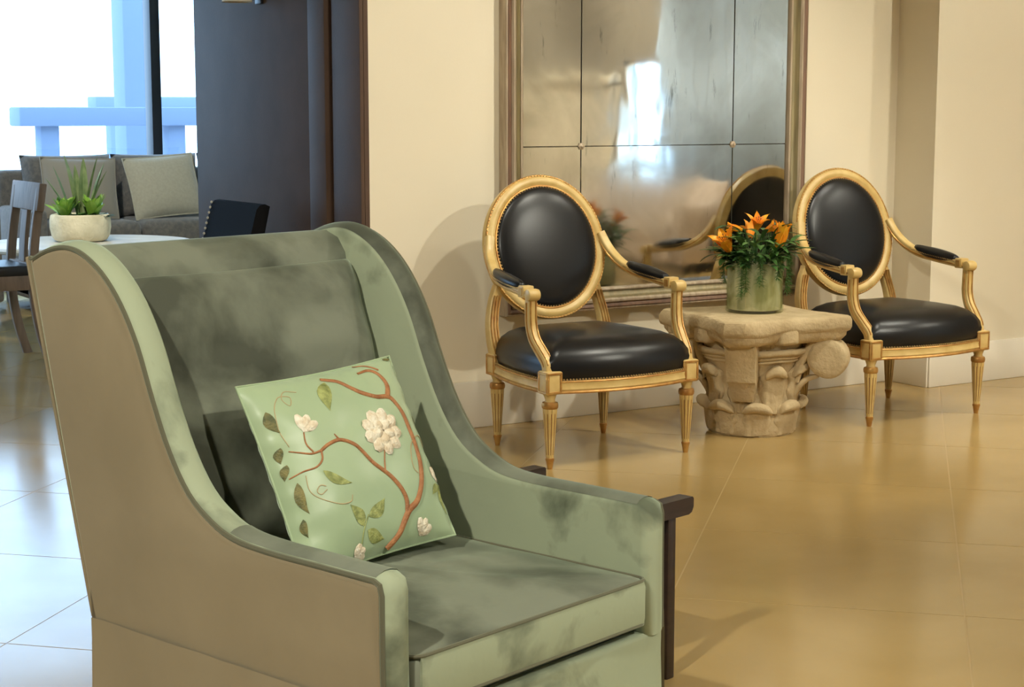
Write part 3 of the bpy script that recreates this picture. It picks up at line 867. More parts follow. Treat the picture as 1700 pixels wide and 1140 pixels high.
    # back posts, arms, arm posts, pads
    for s in (-1, 1):
        P = catmull([(s * 0.231, 0.228, 0.330), (s * 0.240, 0.236, 0.385), (s * 0.238, 0.250, 0.45), (s * 0.222, 0.262, 0.52), (s * 0.205, 0.262, 0.575)], 5)
        mb = MB(); sweep(mb, P, rrect(0.048, 0.040, 0.008), [1.0 - 0.25 * k / (len(P) - 1) for k in range(len(P))], side=(1, 0, 0)); po = mb.build('back_post', 'gold_cream', t)
        for dx in (-0.012, 0.0, 0.012):
            mb = MB(); tube(mb, [p + Vector((dx, -0.019, 0)) for p in P[:-3]], 0.0042, 6); mb.build('gilt_reed', 'gilt', po)
        A = catmull([(s * 0.236, 0.268, 0.752), (s * 0.255, 0.238, 0.695), (s * 0.272, 0.185, 0.648), (s * 0.287, 0.115, 0.618), (s * 0.297, 0.03, 0.604), (s * 0.301, -0.06, 0.594), (s * 0.303, -0.125, 0.588)], 5)
        mb = MB(); sweep(mb, A, rrect(0.034, 0.030, 0.007), side=(1, 0, 0)); ar = mb.build('arm', 'gold_cream', t)
        for dz, dx in ((0.0, s * 0.0165), (0.0, -s * 0.0165)):
            mb = MB(); tube(mb, [p + Vector((dx, 0, -0.004)) for p in A[2:]], 0.0035, 6); mb.build('gilt_line', 'gilt', ar)
        # scrolled hand-hold
        mb = MB(); lathe(mb, [(0.0001, -0.024), (0.010, -0.024), (0.019, -0.021), (0.0215, -0.012), (0.0215, 0.012), (0.019, 0.021), (0.010, 0.024), (0.0001, 0.024)], 20, cap0=False, cap1=False)
        mb.v = [(z + s * 0.303, y - 0.143, x + 0.586) for x, y, z in mb.v]
        sc2 = mb.build('scroll', 'gold_cream', ar, angle=35)
        mb = box(MB(), (s * 0.3025, -0.098, 0.594), (0.044, 0.036, 0.040), 0.004, 2); mb.build('arm_block', 'gold_cream', ar)
        for dx in (-0.0225, 0.0225): box(MB(), (s * 0.3025 + dx, -0.098, 0.594), (0.003, 0.022, 0.026), 0.001, 1).build('panel_moulding', 'gilt', ar)
        # post
        Q = catmull([(s * 0.303, -0.134, 0.580), (s * 0.303, -0.132, 0.530), (s * 0.302, -0.134, 0.480), (s * 0.299, -0.150, 0.435), (s * 0.292, -0.184, 0.395), (s * 0.286, -0.212, 0.362), (s * 0.284, -0.220, 0.330)], 5)
        mb = MB(); sweep(mb, Q, rrect(0.036, 0.034, 0.006), [0.92 + 0.12 * k / (len(Q) - 1) for k in range(len(Q))], side=(1, 0, 0)); ps = mb.build('arm_post', 'gold_cream', t)
        for dx, dy in ((s * 0.018, 0.0), (-s * 0.018, 0.0), (0.0105, -0.0165), (-0.0105, -0.0165)):
            mb = MB(); tube(mb, [p + Vector((dx, dy, -0.4 * dy if dy else 0)) for p in Q[2:-3]], 0.0034, 6); mb.build('gilt_line', 'gilt', ps)
        # padded elbow rest
        B = [p for p in A if -0.082 < p.y < 0.150]
        mb = MB(); m = len(B)
        def sec(i, q):
            k = math.sin(PI * min(1, max(0, (q * 0.94 + 0.03)))) ** 0.35
            return [(0.026 * k * math.cos(w), 0.006 + 0.024 * k * math.sin(w)) for w in [2 * PI * z / 14 for z in range(14)]]
        up = [p + Vector((0, 0, 0.010)) for p in B]
        sweep(mb, up, lambda i, q: [(a, -b if False else b) for a, b in sec(i, q)], side=(1, 0, 0)); pd = mb.build('elbow_pad', 'leather_black', t, angle=70)
        mb = MB()
        for i in range(len(B)):
            for k in range(2):
                p = B[i].lerp(B[min(i + 1, len(B) - 1)], k / 2)
                for dx in (-0.0245, 0.0245): ball(mb, p + Vector((dx * 0.95, 0, 0.010)), 0.0030, 5, 3)
        mb.build('nailhead_trim', 'brass_nail', pd, kind='stuff')
    return t
CH1 = oval_armchair()
CH1.location = (3.360, 4.908, 0); CH1.rotation_euler = (0, 0, math.radians(-1.6))
CH1['label'] = 'gilt and cream oval-back armchair in black leather, left of the stone capital'
CH2 = copy_tree(CH1)
CH2.location = (4.832, 4.914, 0); CH2.rotation_euler = (0, 0, math.radians(-1.6))
CH2['label'] = 'gilt and cream oval-back armchair in black leather, right of the stone capital'

# ------------------------------------------------------------------ stone capital used as a table
CAP = Vector((4.115, 4.885, 0))
def stone_capital():
    t = thing('stone_capital', 'weathered carved stone column capital standing between the oval-back armchairs', 'side table', CAP, math.radians(-6))
    def rough(p, amp=0.006, fr=13):
        return Vector(p) + Vector((noise.noise(Vector(p) * fr), noise.noise(Vector(p) * fr + Vector((7, 3, 1))), noise.noise(Vector(p) * fr + Vector((2, 9, 4))))) * amp
    def done(mb, name, amp=0.006, fr=13, angle=60):
        mb.v = [tuple(rough(p, amp, fr) if p[2] > 0.004 else p) for p in mb.v]
        return mb.build(name, 'stone', t, angle=angle)
    mb = MB()
    lathe(mb, [(0.160, 0.0), (0.166, 0.012), (0.166, 0.05), (0.158, 0.11), (0.152, 0.17), (0.154, 0.22), (0.163, 0.255), (0.176, 0.28), (0.192, 0.30), (0.196, 0.315), (0.186, 0.325), (0.19, 0.345), (0.20, 0.40)], 48)
    done(mb, 'bell', 0.005)
    # abacus: concave sides, blunt horns at the corners
    def abacus_ring(scale, z):
        out = []
        cor = [(-0.275, -0.275), (0.29, -0.29), (0.275, 0.275), (-0.285, 0.285)]
        for k in range(4):
            a = Vector((*cor[k], 0)); b = Vector((*cor[(k + 1) % 4], 0)); d = b - a; nn = Vector((d.y, -d.x, 0)).normalized()
            for i in range(16):
                q = 0.10 + 0.80 * i / 15
                p = a.lerp(b, q) - nn * 0.040 * math.sin(PI * (q)) ** 1.5
                out.append(Vector((p.x * scale, p.y * scale, z)))
        return out
    mb = MB()
    loft(mb, [abacus_ring(0.80, 0.352), abacus_ring(0.90, 0.362), abacus_ring(0.945, 0.380), abacus_ring(0.95, 0.392), abacus_ring(0.985, 0.398), abacus_ring(1.0, 0.410), abacus_ring(1.0, 0.432), abacus_ring(0.985, 0.444), abacus_ring(0.955, 0.4495), abacus_ring(0.6, 0.4498), abacus_ring(0.1, 0.4498)])
    mb.v = [tuple(rough(p, 0.010, 9)) if p[2] < 0.445 else tuple(p) for p in mb.v]
    mb.build('abacus', 'stone', t, angle=50)
    # ring mouldings under the abacus
    for r, z, q in ((0.200, 0.318, 0.012), (0.186, 0.298, 0.007), (0.178, 0.283, 0.006)):
        mb = MB(); n = 40
        rings = [[Vector(((r + q * math.cos(w)) * math.cos(2 * PI * k / n), (r + q * math.cos(w)) * math.sin(2 * PI * k / n), z + q * math.sin(w))) for w in [2 * PI * i / 8 for i in range(8)]] for k in range(n)]
        rings.append(rings[0]); loft(mb, rings, True, False, False); done(mb, 'ring_moulding', 0.004)
    # acanthus leaves: broad, cupped, tips curling outward
    def leaf(ang, z0, z1, w, r0, curl, th=0.016, lobes=0.12):
        mb = MB(); nu, nv = 14, 18
        outer = []; inner = []
        for j in range(nv + 1):
            q = j / nv
            if q < 0.68: z = z0 + (z1 - z0) * q / 0.68; rr = r0 + 0.010 * q
            else:
                k = (q - 0.68) / 0.32; z = z1 + 0.020 * math.sin(k * PI / 2); rr = r0 + 0.0068 + 0.016 * k
            rnd_ = 1.0 if q < 0.55 else max(0.16, math.sqrt(max(0, 1 - ((q - 0.55) / 0.46) ** 2)))
            for i in range(nu + 1):
                a = -1 + 2 * i / nu
                ww = w * (0.86 + 0.16 * math.sin(PI * min(1, q * 1.2))) * rnd_ * (1 + lobes * math.cos(q * 19) * abs(a) ** 3)
                rad = rr + 0.024 * (1 - a * a) * (0.5 + 0.5 * q) - 0.008 * math.exp(-(a / 0.12) ** 2) + 0.004 * math.cos(a * 9)
                ph = ang + ww * a / r0
                outer.append(Vector((rad * math.cos(ph), rad * math.sin(ph), z)))
                inner.append(Vector(((rad - th - 0.016) * math.cos(ph), (rad - th - 0.016) * math.sin(ph), z - 0.014)))
        N_ = len(outer); f = []
        for j in range(nv):
            for i in range(nu):
                q = j * (nu + 1) + i
                f.append((q, q + 1, q + nu + 2, q + nu + 1)); f.append((N_ + q, N_ + q + nu + 1, N_ + q + nu + 2, N_ + q + 1))
        edge = [i for i in range(nu + 1)] + [(j + 1) * (nu + 1) - 1 for j in range(1, nv + 1)] + [nv * (nu + 1) + i for i in range(nu - 1, -1, -1)] + [j * (nu + 1) for j in range(nv - 1, 0, -1)]
        for k in range(len(edge)):
            a, b = edge[k], edge[(k + 1) % len(edge)]
            f.append((a, a + N_, b + N_, b))
        mb.add(outer + inner, f)
        # heavy rolled tip
        rings = []
        for i in range(9):
            a = -1 + 2 * i / 8; ph = ang + w * 0.80 * a / r0; rb = curl * (0.35 + 0.65 * math.sqrt(max(0, 1 - a * a * 0.96)))
            rc = r0 + 0.012 + curl * 0.75 * (1 - 0.4 * a * a); zc = z1 + 0.012 - 0.020 * a * a
            rings.append([Vector(((rc + rb * math.cos(u)) * math.cos(ph), (rc + rb * math.cos(u)) * math.sin(ph), zc + rb * 0.85 * math.sin(u))) for u in [2 * PI * k / 10 for k in range(10)]])
        loft(mb, rings)
        done(mb, 'acanthus_leaf', 0.007, 15, 50)
    for k in range(8): leaf(2 * PI * k / 8 + 0.30, 0.008, 0.108, 0.057, 0.158, 0.024)
    for k in range(8): leaf(2 * PI * k / 8 + 0.30 + PI / 8, 0.09, 0.238, 0.048, 0.158, 0.024)
    # corner volutes: strap under each horn, scroll on the two side horns, broken stub on the near one
    for k in range(4):
        ang = -3 * PI / 4 + k * PI / 2
        e = Vector((math.cos(ang), math.sin(ang), 0)); sd = Vector((-e.y, e.x, 0))
        if k == 0:      # the near one: broad worn strap ending in a broken stub
            rings = []
            for z, r, w, th in ((0.415, 0.285, 0.062, 0.06), (0.375, 0.270, 0.060, 0.07), (0.335, 0.252, 0.058, 0.07), (0.29, 0.236, 0.055, 0.07), (0.245, 0.226, 0.052, 0.07), (0.215, 0.222, 0.050, 0.07), (0.205, 0.206, 0.048, 0.055), (0.185, 0.202, 0.046, 0.05), (0.155, 0.200, 0.042, 0.05), (0.140, 0.190, 0.040, 0.04)):
                rings.append([e * r * 1.0 - sd * w + Vector((0, 0, z)), e * (r + 0.008) - sd * w * 0.6 + Vector((0, 0, z)), e * (r + 0.010) + Vector((0, 0, z)), e * (r + 0.008) + sd * w * 0.6 + Vector((0, 0, z)), e * r + sd * w + Vector((0, 0, z)), e * (r - th) + sd * w + Vector((0, 0, z)), e * (r - th) - sd * w + Vector((0, 0, z))])
            mb = MB(); loft(mb, rings); done(mb, 'volute_stub', 0.006, 14, 45)
        else:
            P = catmull([e * 0.165 + Vector((0, 0, 0.20)), e * 0.185 + Vector((0, 0, 0.27)), e * 0.225 + Vector((0, 0, 0.335)), e * 0.275 + Vector((0, 0, 0.372)), e * 0.315 + Vector((0, 0, 0.378))], 5)
            mb = MB(); sweep(mb, P, rrect(0.090, 0.036, 0.012), side=sd); done(mb, 'volute_strap', 0.005)
            c = e * 0.285 + Vector((0, 0, 0.292))
            mb = MB(); rings = []
            for w, r in ((-0.050, 0.001), (-0.050, 0.052), (-0.048, 0.068), (-0.042, 0.074), (-0.02, 0.077), (0.02, 0.077), (0.042, 0.074), (0.048, 0.068), (0.050, 0.052), (0.050, 0.001)):
                rings.append([c + sd * w + e * (r * math.cos(2 * PI * i / 28)) + Vector((0, 0, r * math.sin(2 * PI * i / 28))) for i in range(28)])
            loft(mb, rings, True, False, False); done(mb, 'volute_scroll', 0.004, 12, 45)
            # supporting leaf below the scroll
            P = catmull([e * 0.150 + Vector((0, 0, 0.12)), e * 0.172 + Vector((0, 0, 0.17)), e * 0.205 + Vector((0, 0, 0.205)), e * 0.250 + Vector((0, 0, 0.222))], 5)
            mb = MB(); sweep(mb, P, rrect(0.075, 0.024, 0.010), [1.0, 1.0, 1.0, 1.0, 1.0, 1.0, 1.0, 0.97, 0.94, 0.9, 0.86, 0.82, 0.76, 0.7, 0.6, 0.5][:len(P)], side=sd); done(mb, 'volute_leaf', 0.005)
    # a small boss in the middle of each abacus side
    for k in range(4):
        a = -PI / 2 + k * PI / 2; e = Vector((math.cos(a), math.sin(a), 0)); sd = Vector((-e.y, e.x, 0))
        mb = MB(); R = Matrix((sd, e, Vector((0, 0, 1)))).transposed()
        box(mb, e * 0.215 + Vector((0, 0, 0.392)), (0.085, 0.05, 0.085), 0.014, 3, R); done(mb, 'boss', 0.006)
    return t
stone_capital()

# ------------------------------------------------------------------ vase and flowers on the capital
VZ = 0.4505
VC = Vector((4.135, 4.905, VZ))
vs = thing('cylinder_vase', 'squat glass cylinder vase lined with pale leaves on the stone capital', 'vase', VC)
mb = MB(); lathe(mb, [(0.001, 0.0), (0.104, 0.0), (0.109, 0.004), (0.109, 0.196), (0.1075, 0.198), (0.1055, 0.196), (0.1055, 0.010), (0.001, 0.008)], 56, cap0=False, cap1=False)
mb.build('glass', 'vase_glass', vs, angle=30)
mb = MB(); lathe(mb, [(0.001, 0.011), (0.100, 0.011), (0.1035, 0.016), (0.1035, 0.178), (0.098, 0.186), (0.001, 0.180)], 48, rad=lambda r, z, th: r * (1 + 0.008 * math.sin(th * 9 + z * 30)) if r > 0.05 else r, cap0=False, cap1=False)
mb.build('leaf_lining', 'vase_lining', vs)
def blade(mb, base, dirv, ln, wd, droop, n=7, fold=0.25):
    d = Vector(dirv).normalized(); p = Vector(base); v = []; f = []
    sd = d.cross(Vector((0, 0, 1)))
    if sd.length < 0.05: sd = Vector((1, 0, 0))
    sd.normalize(); st = ln / n
    for i in range(n + 1):
        q = i / n; w = wd * (math.sin(PI * min(1, 0.10 + 0.90 * q)) ** 0.75) * (1 if i < n else 0.02)
        nn = sd.cross(d)
        v += [p - sd * w + nn * w * fold, p - nn * 0.0004, p + sd * w + nn * w * fold]
        p = p + d * st
        d = (d + Vector((0, 0, -droop / n))).normalized()
    for i in range(n):
        for j in range(2):
            q = i * 3 + j; f.append((q, q + 1, q + 4, q + 3))
    return mb.add(v, f)
rnd = random.Random(5)
def stem_curve(az, lean, h_, r0=0.03):
    b = VC + Vector((r0 * math.cos(az), r0 * math.sin(az), 0.10))
    return catmull([b, b + Vector((lean * 0.3 * math.cos(az), lean * 0.3 * math.sin(az), (h_ - 0.1) * 0.55)), b + Vector((lean * math.cos(az), lean * math.sin(az), h_ - 0.10))], 5)
# leafy sprays
VIEWAZ = math.atan2(-0.766, -0.643)
k = 0
for i in range(22):
    az = 2 * PI * i / 22 + rnd.uniform(-0.12, 0.12)
    lean = rnd.uniform(0.07, 0.125); h_ = rnd.uniform(0.205, 0.27)
    if i % 3 == 0: lean, h_ = 0.035, rnd.uniform(0.27, 0.315)
    P = stem_curve(az, lean, h_)
    t = thing('leaf_spray', 'green leafy spray with pointed leaves in the glass vase', 'foliage', P[0], 0, 'leafy sprays in the glass vase')
    o0 = P[0]
    mb = MB(); tube(mb, [p - o0 for p in P], 0.0022, 5); mb.build('stem', 'leaf_deep', t)
    for j in range(7):
        q = P[min(len(P) - 1, 4 + j)] - o0 if j < 6 else P[-1] - o0
        a2 = az + rnd.uniform(-1.5, 1.5)
        mb = MB(); blade(mb, q, (math.cos(a2), math.sin(a2), rnd.uniform(0.15, 0.8)), rnd.uniform(0.075, 0.125), rnd.uniform(0.010, 0.016), rnd.uniform(0.5, 1.3))
        mb.build('leaf', 'leaf_green' if (i + j) % 3 else 'leaf_deep', t)
for lab, az, ln, zz in (('long narrow-leaved spray reaching out to the left of the vase', math.atan2(0.643, -0.766) + 0.25, 0.15, 0.215),
                        ('low narrow-leaved spray drooping left over the vase rim', math.atan2(0.643, -0.766) + 0.75, 0.13, 0.200),
                        ('long narrow-leaved spray reaching right towards the oval armchair', math.atan2(-0.643, 0.766) - 0.2, 0.16, 0.225),
                        ('upright pointed spray rising on the right of the bouquet', math.atan2(-0.643, 0.766) - 0.5, 0.10, 0.285)):
    e = Vector((math.cos(az), math.sin(az), 0))
    P = catmull([VC + e * 0.03 + Vector((0, 0, 0.12)), VC + e * 0.07 + Vector((0, 0, zz)), VC + e * ln + Vector((0, 0, zz + 0.012))], 6)
    t = thing('leaf_spray', lab, 'foliage', P[0], 0, 'leafy sprays in the glass vase')
    mb = MB(); tube(mb, [p - P[0] for p in P], 0.002, 5); mb.build('stem', 'leaf_deep', t)
    for j, q in enumerate((5, 6, 7, 8, 9, 10, 11, 12)):
        a2 = az + (0.55 if j % 2 else -0.55) * (1 - j / 9)
        mb = MB(); blade(mb, P[q] - P[0], (math.cos(a2), math.sin(a2), 0.35 if zz < 0.25 else 0.9), 0.085 - 0.002 * j, 0.0085, 0.55); mb.build('leaf', 'leaf_green', t)
# feathery fern sprigs trailing over the rim
for i, (az, ln) in enumerate(((VIEWAZ - 0.42, 0.13), (VIEWAZ - 0.28, 0.105), (VIEWAZ + 0.15, 0.085), (VIEWAZ + 1.25, 0.11), (VIEWAZ - 1.2, 0.08), (VIEWAZ + 0.75, 0.06), (VIEWAZ + 1.5, 0.12))):
    e = Vector((math.cos(az), math.sin(az), 0))
    P = catmull([VC + e * 0.085 + Vector((0, 0, 0.185)), VC + e * 0.112 + Vector((0, 0, 0.212)), VC + e * 0.124 + Vector((0, 0, 0.195)), VC + e * 0.124 + Vector((0, 0, 0.195 - ln * 0.5)), VC + e * 0.120 + Vector((0, 0, 0.195 - ln))], 6)
    t = thing('fern_sprig', ('longest feathery fern sprig hanging down the front left of the glass vase', 'feathery fern sprig just left of centre on the glass vase', 'short fern sprig at the front centre of the vase rim', 'feathery fern sprig hanging at the right side of the vase', 'fern sprig hanging at the left edge of the glass vase', 'shortest fern sprig at the front right of the vase rim', 'long fern sprig at the far right edge of the vase')[i], 'foliage', P[0], 0, 'fern sprigs over the vase rim')
    mb = MB(); tube(mb, [p - P[0] for p in P], 0.0012, 5); mb.build('stem', 'leaf_green', t)
    mb = MB()
    for p in P[3:]:
        for _ in range(9):
            a2 = rnd.uniform(0, 2 * PI); dv = Vector((math.cos(a2), math.sin(a2), rnd.uniform(-0.5, 0.4)))
            if dv.dot(e) < -0.1: dv = dv - e * 1.6 * dv.dot(e)
            blade(mb, p - P[0], dv, rnd.uniform(0.014, 0.030), 0.0014, 0.6, 3)
    mb.build('frond', 'leaf_green', t, kind='stuff')
# orange lilies
def lily(pos, axis, size, label, open_=0.55):
    t = thing('orange_lily', label, 'flower', pos, 0, 'orange lilies in the glass vase')
    ax = Vector(axis).normalized(); s1 = ax.orthogonal().normalized(); s2 = ax.cross(s1)
    st = catmull([VC + Vector((0, 0, 0.12)) - pos, (VC + Vector((0, 0, 0.12)) - pos) * 0.4 - ax * size * 0.3, -ax * size * 0.1, ax * 0.002], 5)
    mb = MB(); tube(mb, st, 0.0026, 6); mb.build('stem', 'leaf_deep', t)
    for k in range(6):
        a = 2 * PI * k / 6 + 0.3; e = s1 * math.cos(a) + s2 * math.sin(a); sd = ax.cross(e)
        op = open_ * (1.0 if k % 2 else 0.75)
        mb = MB(); v = []; f = []; n = 8
        for i in range(n + 1):
            q = i / n; w = size * 0.20 * math.sin(PI * min(1, 0.08 + 0.92 * q)) ** 0.8 * (1 if i < n else 0.05)
            p = ax * (size * (q - 0.25 * op * q ** 3)) + e * (size * (0.06 + op * (0.35 * q + 0.45 * q ** 3)))
            v += [p - sd * w + e * -0.004, p + e * 0.003, p + sd * w + e * -0.004]
        for i in range(n):
            for j in range(2):
                z = i * 3 + j; f.append((z, z + 1, z + 4, z + 3))
        mb.add(v, f); mb.build('petal', 'petal_orange', t)
    for k in range(4):
        a = 2 * PI * k / 4; e = s1 * math.cos(a) + s2 * math.sin(a)
        mb = MB(); tube(mb, [ax * size * 0.1, ax * size * 0.5 + e * size * 0.06, ax * size * 0.72 + e * size * 0.12], 0.001, 5); ball(mb, ax * size * 0.73 + e * size * 0.12, 0.003, 6, 4); mb.build('stamen', 'stamen', t)
RV = Vector((0.766, -0.643, 0)); FV = Vector((0.643, 0.766, 0))     # right / away as seen over the vase
lily(VC + RV * -0.095 - FV * 0.06 + Vector((0, 0, 0.228)), -RV * 0.45 - FV * 0.55 + Vector((0, 0, 1.0)), 0.105, 'open orange lily leaning out over the left of the vase', 0.65)
lily(VC + RV * 0.000 + FV * 0.01 + Vector((0, 0, 0.305)), -FV * 0.4 + RV * 0.15 + Vector((0, 0, 0.8)), 0.075, 'topmost orange lily at the centre of the bouquet', 0.85)
lily(VC + RV * 0.030 + FV * 0.02 + Vector((0, 0, 0.300)), -FV * 0.3 + RV * 0.9 + Vector((0, 0, 0.5)), 0.060, 'small orange lily half hidden beside the topmost bloom', 0.6)
lily(VC + RV * 0.082 - FV * 0.05 + Vector((0, 0, 0.240)), RV * 0.22 - FV * 0.1 + Vector((0, 0, 1.0)), 0.112, 'upright orange lily on the right of the bouquet', 0.32)
lily(VC + RV * -0.050 + FV * 0.03 + Vector((0, 0, 0.305)), -RV * 1.0 + Vector((0, 0, 0.25)), 0.065, 'slim pale orange lily bud at the back left of the bouquet', 0.25)
lily(VC + RV * -0.02 + FV * 0.10 + Vector((0, 0, 0.27)), FV * 0.7 + Vector((0, 0, 0.8)), 0.080, 'orange lily on the far side of the bouquet, seen in the mirror', 0.6)

# ------------------------------------------------------------------ antique mirror
def antique_mirror():
    x0, x1, z0, z1 = 3.352, 4.840, 0.425, 2.66
    yb = WY - 0.002
    t = thing('antique_mirror', 'large antique mirror of mottled panes in a worn silver-brown frame', 'mirror', ((x0 + x1) / 2, yb, z0))
    ox, oz = (x0 + x1) / 2, z0
    # moulding profile across the frame: (distance in from the outer edge, projection from wall)
    bands = [('outer_edge', 'frame_silver', [(0.0, 0.0), (0.0, 0.047), (0.003, 0.051), (0.007, 0.052), (0.007, 0.0)]),
             ('outer_moulding', 'frame_red', [(0.007, 0.0), (0.007, 0.050), (0.012, 0.055), (0.020, 0.053), (0.026, 0.048), (0.026, 0.0)]),
             ('cushion_moulding', 'frame_silver', [(0.026, 0.0), (0.026, 0.050), (0.031, 0.057), (0.038, 0.057), (0.045, 0.051), (0.045, 0.0)]),
             ('hollow_moulding', 'frame_olive', [(0.045, 0.0), (0.045, 0.050), (0.051, 0.043), (0.060, 0.036), (0.070, 0.033), (0.074, 0.034), (0.074, 0.0)]),
             ('sight_edge', 'frame_silver', [(0.074, 0.0), (0.074, 0.038), (0.079, 0.040), (0.084, 0.038), (0.088, 0.026), (0.088, 0.0)])]
    for nm, m, pr in bands:
        mb = MB(); rings = []
        for cxs, czs in ((0, 0), (1, 0), (1, 1), (0, 1), (0, 0)):
            r = []
            for d, pj in pr:
                X = (x0 + d) if cxs == 0 else (x1 - d); Z = (z0 + d) if czs == 0 else (z1 - d)
                r.append(Vector((X - ox, -pj, Z - oz)))
            rings.append(r)
        loft(mb, rings, True, False, False); mb.build(nm, m, t, angle=35)
    gx0, gx1, gz0, gz1 = x0 + 0.086, x1 - 0.086, z0 + 0.066, z1 - 0.086
    xs = [gx0, 3.709, 4.463, gx1]; zs = [gz0, 1.066, 2.02, gz1]
    gz0 = z0 + 0.086; zs[0] = gz0
    bx(gx0 - ox, gx1 - ox, -0.018, -0.004, gz0 - oz, gz1 - oz).build('backing', 'dark_wood', t, smooth=False)
    rr = random.Random(11)
    for i in range(3):
        for j in range(3):
            a, b, c, d = xs[i] + 0.0012, xs[i + 1] - 0.0012, zs[j] + 0.0012, zs[j + 1] - 0.0012
            cx, cz = (a + b) / 2, (c + d) / 2
            o = box(MB(), (0, 0, 0), (b - a, 0.006, d - c), 0.0015, 1).build('mirror_pane', 'antique_mirror', t, smooth=False)
            o.location = (cx - ox, -0.0225, cz - oz)
            o.rotation_euler = (rr.uniform(-0.002, 0.002), 0, rr.uniform(-0.002, 0.002))
    for i in (1, 2):
        for j in (1, 2):
            mb = MB(); lathe(mb, [(0.0001, 0.0), (0.013, 0.0), (0.0135, 0.004), (0.010, 0.007), (0.006, 0.008), (0.004, 0.012), (0.0001, 0.013)], 18, cap0=False, cap1=False, rad=lambda r, z, th: r * (1 + 0.10 * math.cos(6 * th)) if r > 0.009 else r)
            mb.v = [(x + xs[i] - ox, -0.0255 - z, y + zs[j] - oz) for x, y, z in mb.v]
            mb.build('rosette', 'frame_silver', t)
    return t
antique_mirror()

# ------------------------------------------------------------------ dark wooden stand behind the velvet chair
def dark_stand():
    E1 = Vector((2.190, 2.800, 0)); ang = math.radians(14)
    ex = Vector((math.cos(ang), math.sin(ang), 0)); ey = Vector((-ex.y, ex.x, 0))
    t = thing('dark_wood_stand', 'low dark wooden stand with jutting rail ends behind the velvet armchair', 'side table', E1 - ex * 0.267 + ey * 0.215, ang)
    L_, D_ = 0.26, 0.215
    for y in (-D_, D_):
        mb = MB()
        sec = [(-0.0, 0.350), (0.0, 0.352)]
        out = [(-L_, 0.388), (L_ - 0.004, 0.388), (L_, 0.384), (L_, 0.366), (L_ - 0.006, 0.355), (L_ - 0.016, 0.351), (-L_ + 0.016, 0.351), (-L_ + 0.006, 0.355), (-L_, 0.366)]
        loft(mb, [[Vector((x, y - 0.018, z)) for x, z in out], [Vector((x, y + 0.018, z)) for x, z in out]])
        mb.build('end_rail', 'dark_wood', t, angle=25)
        for x in (-L_ + 0.065, L_ - 0.065):
            bx(x - 0.016, x + 0.010, y - 0.015, y + 0.015, 0, 0.352, 0.003).build('leg', 'dark_wood', t)
    bx(-L_ + 0.05, L_ - 0.05, -D_, D_, 0.298, 0.316, 0.003).build('shelf_top', 'dark_wood', t)
    for x in (-L_ + 0.066, L_ - 0.064):
        bx(x - 0.008, x + 0.008, -D_, D_, 0.27, 0.299, 0.002).build('apron', 'dark_wood', t)
    return t
dark_stand()

# ------------------------------------------------------------------ background left: dining chair
def dining_chair():
    t = thing('dining_chair', 'weathered wood dining chair with saber legs in front of the round table', 'chair', (2.125, 8.225, 0))
    W_ = 0.19
    for s in (-1, 1):
        P = catmull([(0.245, s * W_, 0.0), (0.205, s * W_, 0.14), (0.180, s * W_, 0.30), (0.178, s * W_, 0.44), (0.192, s * W_, 0.60), (0.218, s * W_, 0.76), (0.234, s * W_, 0.85)], 4)
        mb = MB(); sweep(mb, P, rrect(0.036, 0.042, 0.006), side=(0, 1, 0)); mb.build('back_leg', 'weathered_wood', t)
        P = catmull([(-0.245, s * W_, 0.0), (-0.215, s * W_, 0.14), (-0.195, s * W_, 0.30), (-0.19, s * W_, 0.42)], 4)
        mb = MB(); sweep(mb, P, rrect(0.036, 0.040, 0.006), side=(0, 1, 0)); mb.build('front_leg', 'weathered_wood', t)
        bx(-0.19, 0.18, s * W_ - 0.014, s * W_ + 0.014, 0.355, 0.425, 0.004).build('apron', 'weathered_wood', t)
    for x in (-0.19, 0.178):
        bx(x - 0.014, x + 0.014, -W_, W_, 0.355, 0.425, 0.004).build('apron', 'weathered_wood', t)
    R = Matrix.Rotation(math.radians(9), 3, 'Y')
    mb = MB(); box(mb, (0.222, 0, 0.795), (0.036, 2 * W_ + 0.085, 0.135), 0.006, 2, R); mb.build('top_rail', 'weathered_wood', t)
    P = catmull([(0.186, 0, 0.46), (0.194, 0, 0.58), (0.214, 0, 0.74)], 5)
    mb = MB(); sweep(mb, P, rrect(0.095, 0.020, 0.004), side=(0, 1, 0)); mb.build('splat', 'weathered_wood', t)
    bx(0.165, 0.200, -W_, W_, 0.435, 0.480, 0.005).build('lower_rail', 'weathered_wood', t)
    mb = MB(); box(mb, (-0.015, 0, 0.445), (0.40, 2 * W_ + 0.03, 0.055), 0.022, 4); mb.build('seat_pad', 'dark_seat', t)
dining_chair()

# round table
TZ = 0.50
rt = thing('round_table', 'pale round table behind the weathered wood dining chair', 'table', (2.885, 8.965, 0))
mb = MB(); lathe(mb, [(0.001, TZ - 0.035), (0.545, TZ - 0.035), (0.556, TZ - 0.030), (0.560, TZ - 0.018), (0.556, TZ - 0.005), (0.548, TZ), (0.001, TZ)], 64, cap0=False, cap1=False); mb.build('table_top', 'pale_table', rt, angle=30)
mb = MB(); lathe(mb, [(0.001, 0.03), (0.055, 0.03), (0.075, 0.06), (0.050, 0.12), (0.045, 0.28), (0.06, 0.38), (0.10, TZ - 0.035), (0.001, TZ - 0.035)], 32, cap0=False, cap1=False); mb.build('pedestal', 'weathered_wood', rt)
mb = MB(); lathe(mb, [(0.001, 0.0), (0.25, 0.0), (0.255, 0.015), (0.24, 0.03), (0.001, 0.04)], 40, cap0=False, cap1=False); mb.build('foot', 'weathered_wood', rt)

